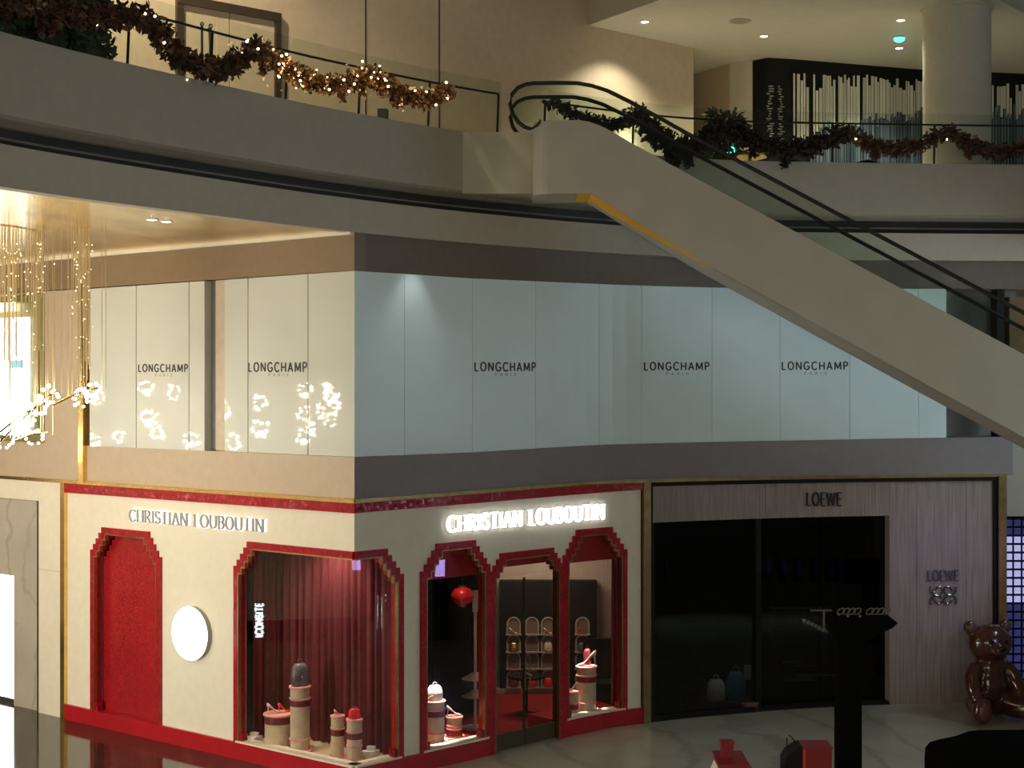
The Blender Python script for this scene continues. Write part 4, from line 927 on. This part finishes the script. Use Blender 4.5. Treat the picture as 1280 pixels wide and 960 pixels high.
bag(ptop(P2,ZP(857,P2[1])), .30, .38, 'grey_item', 'rounded grey and black bag on tallest corner window pedestal', .5)
shoe(ptop(P3,ZP(894,P3[1])), .15, .9, 'white_item', 'small white shoe on the slim pedestal'); bag(ptop(P4,ZP(898,P4[1])), .20, .17, 'red_item', 'small red bag on the slim pedestal', .3)
bag(ptop(P5,ZP(875,P5[1])), .27, .26, 'white_item', 'white bag glowing under its spotlight in lantern window', .6); shoe(ptop(P5,ZP(875,P5[1]),-.10,-.10), .16, 2.6, 'pale_pink', 'pale shoe beside the glowing white bag')
shoe(ptop(P6,ZP(895,P6[1])), .27, .3, 'white_item', 'white shoe on the short lantern window pedestal')
shoe(ptop(P7,ZP(832,P7[1]),-.0,-.06), .36, 2.8, 'white_item', 'large white shoe on tallest right window pedestal', 'red_item', .6); bag(ptop(P7,ZP(832,P7[1]),.02,.1), .15, .30, 'maroon', 'dark upright bag behind the large white shoe')
shoe(ptop(P8,ZP(864,P8[1])), .22, 2.4, 'white_item', 'white shoe on the short pedestal beside the door', 'red_item', .6)
# display spots
def dspot(p, z, power, col=(1,.86,.7), dx=-.1, dy=-.12, ang=28): spot('display_spot', (XP(p[0],p[1])+dx,p[1]+dy,3.55), (XP(p[0],p[1]),p[1],z), power, col, ang, .5, .03)
dspot(P1,.8,150); dspot(P2,1.2,110); dspot(P3,.8,80,ang=30); dspot(P4,.8,80,ang=30)
dspot(P5,1.1,2400,dx=0,dy=0,ang=16); dspot(P6,.8,1100,dx=0,dy=.0,ang=16); dspot(P7,1.2,2200,dx=0,dy=0,ang=16); dspot(P8,.8,1300,dx=0,dy=.05,ang=14)
spot('curtain_spot', (LW.pt(1.2,4.1,-.5)), LW.pt(1.4,1.2,-1.0), 90, (1,.8,.65), 100, .8, .1)
# small white display blocks on the corner window floor
for px,D_,l in ((316,26.3,'small pale block at left end of corner window floor'),(462,25.3,'small pale block at right end of corner window floor')):
    x = XP(px,D_); t = thing('display_block', (x,D_,.27), l, 'display block'); obj('block', MB().prism([(x-.16,D_-.1),(x+.05,D_-.12),(x+.16,D_+.08),(x-.05,D_+.1)],.27,.36), 'white_item', t); obj('card', MB().prism([(x-.05,D_),(x+.08,D_-.02),(x+.1,D_+.04),(x-.03,D_+.06)],.36,.43), 'white_item', t)
# red lantern
p = P(578,745,27.3); ln = thing('red_lantern', p, 'round red lantern hanging in the left arch window', 'lantern')
obj('globe', MB().lathe([(.06,-.16),(.15,-.12),(.205,-.03),(.205,.03),(.15,.12),(.06,.16)], 20, p), 'red_item', ln, smooth=True); obj('cap', MB().lathe([(.065,.15),(.065,.19)], 12, p), 'old_gold', ln); obj('cord', MB().tube([p+Vector((0,0,.19)), p+Vector((0,0,.95))], .008, 5), 'dark_metal', ln); obj('foot_ring', MB().lathe([(.065,-.19),(.065,-.15)], 12, p), 'old_gold', ln)
spot('lantern_spot', (p.x-.1,p.y-.5,p.z+.9), p, 20, (1,.8,.7), 40, .5, .03)
# tall display stand with dishes
p = P(594,0,28.4); x,y = p.x,p.y; ds = thing('tiered_stand', (x,y,.02), 'slim pale stand with two dishes behind the lantern window', 'stand')
obj('base', MB().lathe([(.24,0),(.24,.03),(.05,.06)], 24, (x,y,.02)), 'pale_pink', ds); obj('pole', MB().tube([(x,y,.06),(x,y,2.6)], .03, 8), 'pale_pink', ds)
for z in (.62,.95): obj('dish', MB().lathe([(.05,z),(.26,z),(.20,z+.03),(.05,z+.12)], 24, (x,y,0)), 'pale_pink', ds)
obj('bracket', MB().box(x-.05,x+.05,y-.04,y+.04,2.2,2.6), 'pale_pink', ds)
# shelving with arched bays
SX0, SX1, SY = XP(625,31.6), XP(746,31.6), 31.6
sh_ = thing('display_cabinet', ((SX0+SX1)/2,SY,.02), 'dark cabinet with rows of arched niches at the shop back', 'cabinet')
obj('carcass', MB().box(SX0,SX1,SY,SY+.28,.12,2.35), 'black', sh_); obj('plinth', MB().box(SX0-.1,SX1+.1,SY-.02,SY+.28,.02,.12), 'tan_wall', sh_)
cols_px = [642,665,685,728]; rows_py = [781,803,824,847]; ri = 0
arcm = MB(); n = 10; R2 = .15; pts_o = [(-R2,0)]+[(-R2*math.cos(PI*k/n), .20+R2*math.sin(PI*k/n)) for k in range(n+1)]+[(R2,0)]; pts_i = [(a*.78, b*.93+.0) for a,b in pts_o]
vs = [(a,-.03,b) for a,b in pts_o]+[(a,-.03,b) for a,b in pts_i]+[(a,0,b) for a,b in pts_o]+[(a,0,b) for a,b in pts_i]; K = len(pts_o)
arcm.add(vs, [f for k in range(K-1) for f in ((k,k+1,K+k+1,K+k),(2*K+k,3*K+k,3*K+k+1,2*K+k+1),(k,2*K+k,2*K+k+1,k+1),(K+k,K+k+1,3*K+k+1,3*K+k))])
nb_me = mesh('niche_back', MB().xprism(pts_i, -.008, 0)); nb_me.materials.append(M['niche_tan'])
arc_me = mesh('arch_trim', arcm); arc_me.materials.append(M['tan_wall'])
shelf_items = {(0,0):'white_item',(1,0):'old_gold',(3,0):'maroon',(3,1):'red_item',(3,2):'red_item',(0,3):'red_item',(1,3):'grey_item',(0,2):'pale_pink',(1,2):'drum',(2,0):'maroon'}
names_r = ['top row','second row','third row','bottom row']; names_c = ['left column','second column','third column','right column']
for i,py in enumerate(rows_py):
    for j,px in enumerate(cols_px):
        x = XP(px,SY); z = ZP(py+11,SY)
        o = obj('arch_trim', arc_me, 'tan_wall', sh_); o.location = (x,SY,z); obj('shelf', MB().box(x-.16,x+.16,SY-.10,SY,z-.025,z), 'tan_wall', sh_)
        o = obj('niche_back', nb_me, 'drum', sh_); o.location = (x,SY,z)
        if (i,j) in shelf_items:
            mm = shelf_items[(i,j)]
            if i in (1,3): bag((x,SY-.05,z), .17, .19, mm, f'small bag in the cabinet, {names_r[i]}, {names_c[j]}')
            else: shoe((x,SY-.05,z), .19, .4, mm, f'small shoe in the cabinet, {names_r[i]}, {names_c[j]}')
area('cabinet_light', (XP(670,30.6),30.4,3.6), (XP(680,31.6),31.6,1.2), 1.6, .2, 40, (1,.8,.62))
spot('carpet_spot', (XP(690,29),29.0,3.8), (XP(690,29),28.7,0), 60, (1,.6,.5), 50, .8, .05)
# low table with shoes in the shop
x,y = XP(658,29.6),29.6; tb = thing('round_table', (x,y,.02), 'small dark round table inside the shop door', 'table'); obj('top', MB().lathe([(.35,.72),(.36,.74),(.35,.76),(.001,.76)],24,(x,y,.02)), 'black_gloss', tb); obj('leg', MB().lathe([(.22,0),(.22,.02),(.03,.06),(.03,.72)],16,(x,y,.02)), 'dark_metal', tb)
shoe((x+.02,y-.05,.78), .2, .3, 'white_item', 'white shoe on the small dark round table'); 
x,y = XP(752,30.6),30.6; ac = thing('armchair', (x,y,.02), 'black upholstered armchair inside the right arch window', 'armchair')
obj('seat', MB().box(x-.33,x+.33,y-.33,y+.3,.18,.48), 'black', ac); obj('backrest', MB().xprism([(x-.36,.4),(x+.36,.4),(x+.36,1.2),(x+.28,1.28),(x-.28,1.28),(x-.36,1.2)],y+.2,y+.36), 'black', ac)
for sx in (-1,1): obj('armrest', MB().box(*sorted((x+sx*.33,x+sx*.43)),y-.33,y+.3,.18,.68), 'black', ac)
for sx in (-1,1):
    for sy in (-1,1): obj('leg', MB().box(x+sx*.3-.02,x+sx*.3+.02,y+sy*.26-.02,y+sy*.26+.02,.02,.18), 'old_gold', ac)

# ---- inside the wood clad shop window
x,y = XP(905,30.2),30.2; pl_ = thing('display_plinth', (x,y,.02), 'low brown plinth inside the dark shop window', 'plinth'); obj('block', MB().box(x-.7,x+.62,y-.3,y+.3,.02,.16), 'bear_pad', pl_); obj('top_board', MB().box(x-.72,x+.64,y-.32,y+.32,.16,.19), 'bear_pad', pl_)
bag((XP(895,30.1),30.1,.19), .36, .42, 'white_item', 'pale bag in the dark shop window', .2); bag((XP(920,30.15),30.15,.19), .40, .56, 'teal_item', 'pale blue bag in the dark shop window', -.2)
x,y = XP(937,30.3),30.3; t = thing('display_box', (x,y,.19), 'grey square card stand beside the blue bag', 'stand'); obj('card', MB().box(x-.11,x+.11,y-.01,y+.01,.55,.85), 'sign_grey', t); obj('stem', MB().box(x-.012,x+.012,y-.012,y+.012,.19,.56), 'dark_metal', t); obj('foot', MB().box(x-.08,x+.08,y-.06,y+.06,.19,.205), 'dark_metal', t)
spot('bag_spot', (XP(912,30),29.9,3.2), (XP(915,30.1),30.1,.3), 22, (.75,.9,1), 30, .6, .04)
x0,x1,y = XP(975,32.5),XP(1045,32.5),32.8; t = thing('shelf_rack', ((x0+x1)/2,y,.02), 'dark rack with thin pale shelf edges inside the dark entrance', 'rack')
for x in (x0,x1): obj('upright', MB().box(x-.03,x+.03,y,y+.3,.02,2.4), 'black', t)
for k,(a,b,py) in enumerate(((978,1002,828),(992,1018,832),(996,1046,844),(980,1020,850),(978,1012,857),(1020,1046,869),(960,1040,760))): obj('shelf', MB().box(XP(a,y),XP(b,y),y-.02,y+.28,ZP(py,y)-.015,ZP(py,y)+.015), 'text_faint', t)
x,y = XP(868,31.2),31.2; t = thing('dark_tree', (x,y,.02), 'black rounded tree shape inside the dark shop window', 'display tree')
obj('trunk', MB().lathe([(.2,0),(.2,.04),(.05,.08),(.05,1.0)],12,(x,y,.02)), 'black', t); cb = MB(); cb.ball((x-.1,y,1.75),(.85,.5,.75),20,12); cb.ball((x+.5,y,1.5),(.6,.45,.5),16,10); obj('crown', cb, 'void', t, smooth=True)

# ---- bear
def bear(loc, label):
    t = thing('bear_sculpture', loc, label, 'sculpture', rz=.25); b = MB()
    b.ball((0,0,.62),(.40,.36,.46)); b.ball((0,-.03,.95),(.33,.29,.33)); b.ball((0,-.06,1.44),(.44,.36,.38),16,12); b.ball((0,-.34,1.35),(.19,.18,.145))
    for s in (-1,1):
        b.ball((s*.38,.02,1.74),(.15,.09,.15)); b.tube([(s*.28,-.06,1.02),(s*.44,-.16,.82),(s*.50,-.28,.60),(s*.48,-.34,.50)], [.15,.15,.14,.12], 12); b.ball((s*.48,-.35,.48),(.14,.14,.14))
        b.tube([(s*.22,-.1,.30),(s*.40,-.42,.24),(s*.50,-.62,.24)], [.24,.22,.19], 12); b.ball((s*.52,-.66,.27),(.20,.14,.265)); b.ball((s*.2,.0,.28),(.26,.3,.27))
    o = obj('body', b, 'bear_brown', t, local=True); r = o.modifiers.new('remesh','REMESH'); r.mode = 'VOXEL'; r.voxel_size = .035; r.use_smooth_shade = True
    sm_ = o.modifiers.new('smooth','SMOOTH'); sm_.iterations = 6; sm_.factor = .5
    obj('nose', MB().ball((0,-.52,1.40),(.075,.05,.055)), 'black_gloss', t, smooth=True, local=True)
    for s in (-1,1):
        obj('eye', MB().ball((s*.17,-.385,1.50),.042), 'black_gloss', t, smooth=True, local=True)
        obj('foot_pad', MB().ball((s*.53,-.775,.27),(.13,.04,.17)), 'bear_pad', t, smooth=True, local=True)
        obj('inner_ear', MB().ball((s*.38,-.06,1.74),(.09,.04,.09)), 'bear_pad', t, smooth=True, local=True)
    return t
bear((XP(1239,29.3),29.5,0), 'large glossy brown seated bear sculpture in front of wood wall')

# ---- blue glass block wall at the right edge
GX = XP(1257,31.3); lat = thing('glass_block_wall', (GX+.6,31.3,0), 'blue lit glass block wall at the right edge behind the bear', 'glass blocks')
obj('grid', MB().box(GX,GX+1.62,31.36,31.5,0,ZP(645,31.3)), 'black', lat)
zt_ = ZP(647,31.3); pitch = 10.6*31.3/F; cell = 7.6*31.3/F
bm_b = mesh('block', MB().box(0,cell,-.03,.06,0,cell)); bm_b.materials.append(M['block_blue']); bm_d = mesh('block', MB().box(0,cell,-.03,.06,0,cell)); bm_d.materials.append(M['block_dim'])
for c_ in range(9):
    for r_ in range(20):
        z = zt_-(r_+1)*pitch
        if z < .05: continue
        o = obj('block', bm_b if 2 <= r_ <= 9 else bm_d, 'block_blue', lat); o.location = (GX+.02+c_*pitch, 31.36, z)
tag(obj('wall_right', MB().box(XP(1256,31.2)-.02,XP(1256,31.2)+1.8,31.15,31.3,ZP(645,31.2),5.4), 'plaster'), 'grey plaster wall above the blue glass blocks', 'wall', kind='structure')
tag(obj('wall_right', MB().box(GX+1.6,GX+1.8,24,31.3,0,5.4), 'plaster_grey'), 'side wall at the right outside the picture', 'wall', kind='structure')
# violet advertising screens along the right side (their light glints on the red tiles)
for k,(x,y,z0,z1) in enumerate(((9.6,22.85,1.95,2.25),(11.2,24.75,1.60,2.02))):
    t = thing('advert_screen', (x,y,0), ['narrow violet light box right of the picture, nearer the camera','narrow violet light box right of the picture, nearer the shops'][k], 'screen')
    obj('casing', MB().box(x+.02,x+.14,y-.2,y+.2,0,z1+.08).box(x-.5,x+.14,y-.2,y-.15,z0-.1,z1+.08).box(x-.5,x+.14,y+.15,y+.2,z0-.1,z1+.08), 'black', t); obj('display', MB().box(x,x+.02,y-.14,y+.14,z0,z1), 'violet_screen', t)  # side fins added to keep the violet off the dark shop glass

spot('violet_fill', (11.1,25.6,3.2), RW.pt(Rp(1178),2.6,0), 110, (.50,.38,1.0), 42, .9, .15)  # added unseen spot for the violet cast on the wood wall
# ---- chandelier
def reflect(px, py, t):
    d = Vector(((px-HX)/F, 1, -(py-HY)/F)); s_ = Lp(px); Dw = LW.at(s_,0).y; hit = Vector((0,0,CZ))+d*Dw
    n = LW.normal(s_).normalized(); r_ = d-2*d.dot(n)*n; return hit+r_*t
ch = thing('chandelier', (-9.5,24.4,8.92), 'sparkling gold chandelier of hanging wires and glowing blossoms', 'chandelier')
rnd = random.Random(11)
def blossom_mesh(seed, n, R, big):
    r_ = random.Random(seed); b = MB()
    for k in range(n):
        a = 2*PI*k/n+r_.uniform(-.25,.25); rr = R*r_.uniform(.6,1.1); b.ball((rr*math.cos(a), r_.uniform(-.05,.05), rr*math.sin(a)), r_.uniform(.6,1.2)*big, 6, 4)
    return b
bms = []
for k in range(4):
    me = mesh('blossom', blossom_mesh(k, 12, .17, .034)); me.materials.append(M['blossom']); bms.append(me)
refl = [(184,485,8.6),(219,490,8.8),(188,522,8.2),(198,541,8.6),(240,550,7.8),(268,503,7.2),(276,515,7.6),(322,502,6.4),(323,536,6.2),(290,553,6.8),(378,488,5.6),(377,517,5.5),(377,546,5.7),(124,496,9.5),(118,552,9.4),(150,545,9.0)]
spots3 = [(reflect(*r_), rnd.uniform(.85,1.15)) for r_ in refl]
direct = [(6,549,24.6),(22,536,24.3),(36,522,24.5),(50,508,24.2),(60,494,24.4),(42,546,24.7),(100,497,24.4),(115,488,24.5),(6,515,24.2)]
for px,py,D_ in direct: spots3.append((P(px,py,D_), .85))
for k,(p,sc) in enumerate(spots3):
    o = obj('blossom', bms[k%4], 'blossom', ch); o.location = p; o.scale = (sc,sc,sc)
    o.rotation_euler = (rnd.uniform(-.4,.4), rnd.uniform(0,6), rnd.uniform(-.5,.5)+(PI/2 if k < len(refl) else 0))
wi = MB(); sk = MB(); stx = MB()
for p,sc in spots3:
    for j in range(3):
        x = p.x+rnd.uniform(-.25,.25); y = p.y+rnd.uniform(-.25,.25); wi.tube([(x,y,p.z+.02),(x,y,8.92)], .006, 4)
        if rnd.random() < .35: sk.ball((x,y,rnd.uniform(p.z+.3,8.6)), .009, 5, 3)
for k in range(80):
    px = rnd.choice([rnd.uniform(0,56), rnd.uniform(2,58), rnd.uniform(88,113)]); D_ = rnd.uniform(23.8,25.2); x = XP(px,D_); zb_ = ZP(rnd.uniform(330,500),D_)
    wi.tube([(x,D_,zb_),(x,D_,8.92)], .007, 4)
    for j in range(2): sk.ball((x+rnd.uniform(-.05,.05),D_,rnd.uniform(zb_,8.75)), rnd.uniform(.005,.009), 5, 3)
for a,b in (((0,552),(70,488)),((66,506),(124,484)),((0,540),(52,505)),((20,550),(60,541))):
    stx.tube([P(a[0],a[1],24.4),P((a[0]+b[0])/2,(a[1]+b[1])/2-3,24.4),P(b[0],b[1],24.4)], .018, 6)
obj('wires', wi, 'wire', ch, kind='stuff'); obj('crystals', sk, 'spark', ch, kind='stuff'); obj('branch', stx, 'gold', ch)
obj('ceiling_plate', MB().lathe([(2.0,-.02),(2.05,0)],32,(-9.6,24.4,8.92)), 'gold', ch)
for k,(p,sc) in enumerate(spots3):
    if k < len(refl) and k%2 == 0: point('blossom_lamp', p+Vector((0,0,-.1)), 60, (1,.89,.70), .05)
area('passage_fill', (-14,17.0,3.0), (-6,27,1.4), 4, 2.2, 900, (1,.92,.76))  # added unseen fill that brightens the lower left wall
# added unseen lit room right of the picture; it brightens the hoarding and mirrors in it
ws = MB().box(16.4,16.6,19.5,28.5,4.6,9.6); ws.box(14,16.5,28.3,28.5,4.6,9.6); ws.box(14,16.5,19.5,19.7,4.6,9.6)
tag(obj('wall_right', ws, 'white_room'), 'white inner walls of the added unseen lit room at right', 'wall', kind='structure')
tag(obj('floor', MB().box(13.9,16.6,19.5,28.5,4.4,4.6), 'plaster_grey'), 'floor of the added unseen lit room at right', 'floor', kind='structure')
tag(obj('ceiling', MB().box(13.9,16.6,19.5,28.5,9.6,9.8), 'white_room'), 'ceiling of the added unseen lit room at right', 'ceiling', kind='structure')
tag(obj('ceiling', MB().box(10.9,14.0,12,29.5,9.0,9.4), 'plaster'), 'unseen slab added at right to shade the fascia from the lit room', 'ceiling', kind='structure')  # added unseen slab, blocks the room's light from the right fascia
sw_ = thing('window_7', (14,22,4.6), 'glazed front of the added unseen lit room at right', 'window', kind='structure')
for k in range(6): y = 19.7+k*8.6/5; obj('mullion', MB().box(13.95,14.05,y-.04,y+.04,4.6,9.6), 'dark_metal', sw_)
for k in range(3): area('room_fill', (14.6,21.2+k*2.8,9.4), (16.4,21.2+k*2.8,6.4), 1.2, 2.4, FILLW, (.66,.90,1.0))
# street side of the opposite shop (seen only as reflection in the corner window)
opp = MB().box(-18.2,-18,14,30,.3,4.4); opw = tag(obj('wall_left', opp, 'pale_wall'), 'pale shop wall across the passage, mirrored in the corner window', 'wall', kind='structure')
obj('door_gap', MB().box(-18.0,-17.98,22.4,23.8,0.3,2.7), 'tan_wall', opw)
vs_ = thing('vertical_sign', reflect(319,776,4.5)+Vector((0,0,-1.2)), 'upright cyan white light sign mirrored in the corner window', 'sign')
pc = reflect(318.5,776,4.5); n_ = Vector((1,.15,0)).normalized()
def vtext(text, h, root):
    tot = sum(GLY[c_][0] for c_ in text)+.15*(len(text)-1); x = 0; k = h/tot
    for ch_ in text:
        mb = MB()
        for qd in glyph(ch_, .26):
            vs = []
            for o in (0,.03):
                for v in qd: a = (x+v.x)*k-h/2; vs.append((pc.x+n_.x*o-n_.y*(v.y-.5)*.14, pc.y+n_.y*o+n_.x*(v.y-.5)*.14*1.0, pc.z+a))
            mb.add(vs, [(0,1,2,3),(7,6,5,4),(0,4,5,1),(1,5,6,2),(2,6,7,3),(3,7,4,0)])
        obj('letter', mb, 'sign_cyan', root); x += GLY[ch_][0]+.15
vtext('ICONSITE', .68, vs_); obj('back_plate', MB().box(pc.x-.09,pc.x-.05,pc.y-.1,pc.y+.1,0,pc.z+.38), 'black', vs_)

# ---- things standing in the atrium
TD = 22.0; tx = XP(1060,TD); tp = thing('ornamental_post', (tx,TD,0), 'tall black post with pale fretwork top in front of entrance', 'post')
obj('shaft', MB().box(tx-.165,tx+.165,TD-.16,TD+.16,0,ZP(778,TD)), 'void', tp); obj('foot', MB().box(tx-.24,tx+.24,TD-.24,TD+.24,0,.3), 'black', tp)
obj('capital', MB().xprism([(XP(1046,TD),ZP(800,TD)),(XP(1074,TD),ZP(800,TD)),(XP(1112,TD),ZP(782,TD)),(XP(1118,TD),ZP(776,TD)),(XP(1108,TD),ZP(768,TD)),(XP(1040,TD),ZP(768,TD)),(XP(1034,TD),ZP(778,TD))], TD-.2, TD+.2), 'void', tp)
mat('fret', (.13,.125,.11), .5)
for a,b in ((1043,1070),(1079,1106)):
    for k in range(4):
        x0 = XP(a+(b-a)*k/4,TD); x1 = XP(a+(b-a)*(k+1)/4,TD)+.02; zz = ZP(761.5,TD)
        obj('fret_ring', MB().tube([((x0+x1)/2+(x1-x0)*.5*math.cos(q)+math.sin(q)*.025, TD-.21, zz+.045*math.sin(q)) for q in [2*PI*i/12 for i in range(12)]], .010, 5, True), 'fret', tp)
br = MB().tube([P(1013,763,TD),P(1040,763,TD)], .014, 5); br.tube([P(1030,763,TD),P(1030,785,TD),P(1034,790,TD)], .014, 5); obj('side_bracket', br, 'fret', tp)
sl_ = MB()
for k in range(6): sl_.ball(P(1006+k*4.6,776+k*2.2,TD), .032, 6, 4)
sl_.tube([P(1003,774,TD),P(1034,790,TD)], .012, 5); obj('hanging_beads', sl_, 'fret', tp)
bd = MB()
for px,py in ((1049,768),(1060,770),(1075,770)): bd.ball(P(px,py,TD-.21), .022, 6, 4)
obj('bead', bd, 'fret', tp)
# toy house with red roof and chimney (only its roof is in view)
HD = 21.0; hx = XP(912,HD); hs = thing('toy_house', (hx,HD,0), 'small cream toy house with red roof and chimney', 'toy house'); zr = ZP(950,HD); zw = zr-.35
obj('walls', MB().box(hx-.30,hx+.30,HD-.3,HD+.3,0,zw), 'cream_wall', hs)
obj('gable', MB().xprism([(hx-.30,zw),(hx+.30,zw),(hx+.12,zr-.02),(hx-.16,zr-.02)], HD-.28, HD+.28), 'cream_wall', hs)
obj('roof', MB().add([(hx-.20,HD-.34,zr+.02),(hx+.22,HD-.34,zr+.02),(hx+.46,HD-.36,zw-.02),(hx-.12,HD-.36,zw-.02),(hx-.20,HD+.34,zr+.05),(hx+.22,HD+.34,zr+.05),(hx+.46,HD+.36,zw-.02),(hx-.12,HD+.36,zw-.02)], [(0,1,2,3),(4,7,6,5),(0,4,5,1),(1,5,6,2),(2,6,7,3),(3,7,4,0)]), 'red_paint', hs)
obj('chimney', MB().box(hx-.115,hx+.045,HD-.06,HD+.1,zr-.05,ZP(927,HD)), 'red_paint', hs); obj('chimney_lip', MB().box(hx-.125,hx+.055,HD-.07,HD+.11,ZP(929,HD),ZP(927,HD)+.01), 'red_paint', hs)
x0,x1 = XP(1001,HD),XP(1036,HD); gb = thing('red_gift_box', ((x0+x1)/2,HD,0), 'upright red box beside the tall black post', 'box')
obj('box', MB().box(x0,x1,HD-.2,HD+.2,0,ZP(932,HD)), 'red_paint', gb); obj('lid', MB().box(x0-.015,x1+.015,HD-.215,HD+.215,ZP(932,HD),ZP(929.5,HD)), 'red_paint', gb); obj('edge_ribbon', MB().box(x0-.006,x0+.03,HD-.206,HD+.206,0,ZP(931,HD)), 'red_item', gb)
x0,x1 = XP(978,HD),XP(1000,HD); bk = thing('black_sack', ((x0+x1)/2,HD,0), 'black rounded sack with two thin wires beside red box', 'sack')
obj('body', MB().xprism([(x0,0),(x1,0),(x1,ZP(929,HD)),(x1-.05,ZP(930,HD)),(x0+.06,ZP(938,HD)),(x0,ZP(947,HD))], HD-.18, HD+.18), 'black', bk)
obj('wire', MB().tube([P(984,938,HD),P(983.5,922,HD)], .008, 5), 'black', bk); obj('wire', MB().tube([P(996,931,HD),P(990,922,HD),P(986,919,HD)], .008, 5), 'black', bk)
BD = 20.0; pr = [(1171,962),(1172,948),(1178,941),(1192,937),(1212,933),(1228,927),(1240,925.5),(1300,925)]
bp = thing('black_display_mound', (XP(1240,BD),BD,0), 'low black rounded shape at the bottom right corner', 'display')
poly2 = [(XP(a,BD),ZP(b,BD)) for a,b in pr]; obj('cover', MB().xprism([(poly2[0][0],0)]+poly2+[(poly2[-1][0],0)], BD-.6, BD+.6), 'void', bp); obj('base', MB().box(poly2[0][0]-.03,poly2[-1][0]+.03,BD-.63,BD+.63,0,.12), 'black', bp)
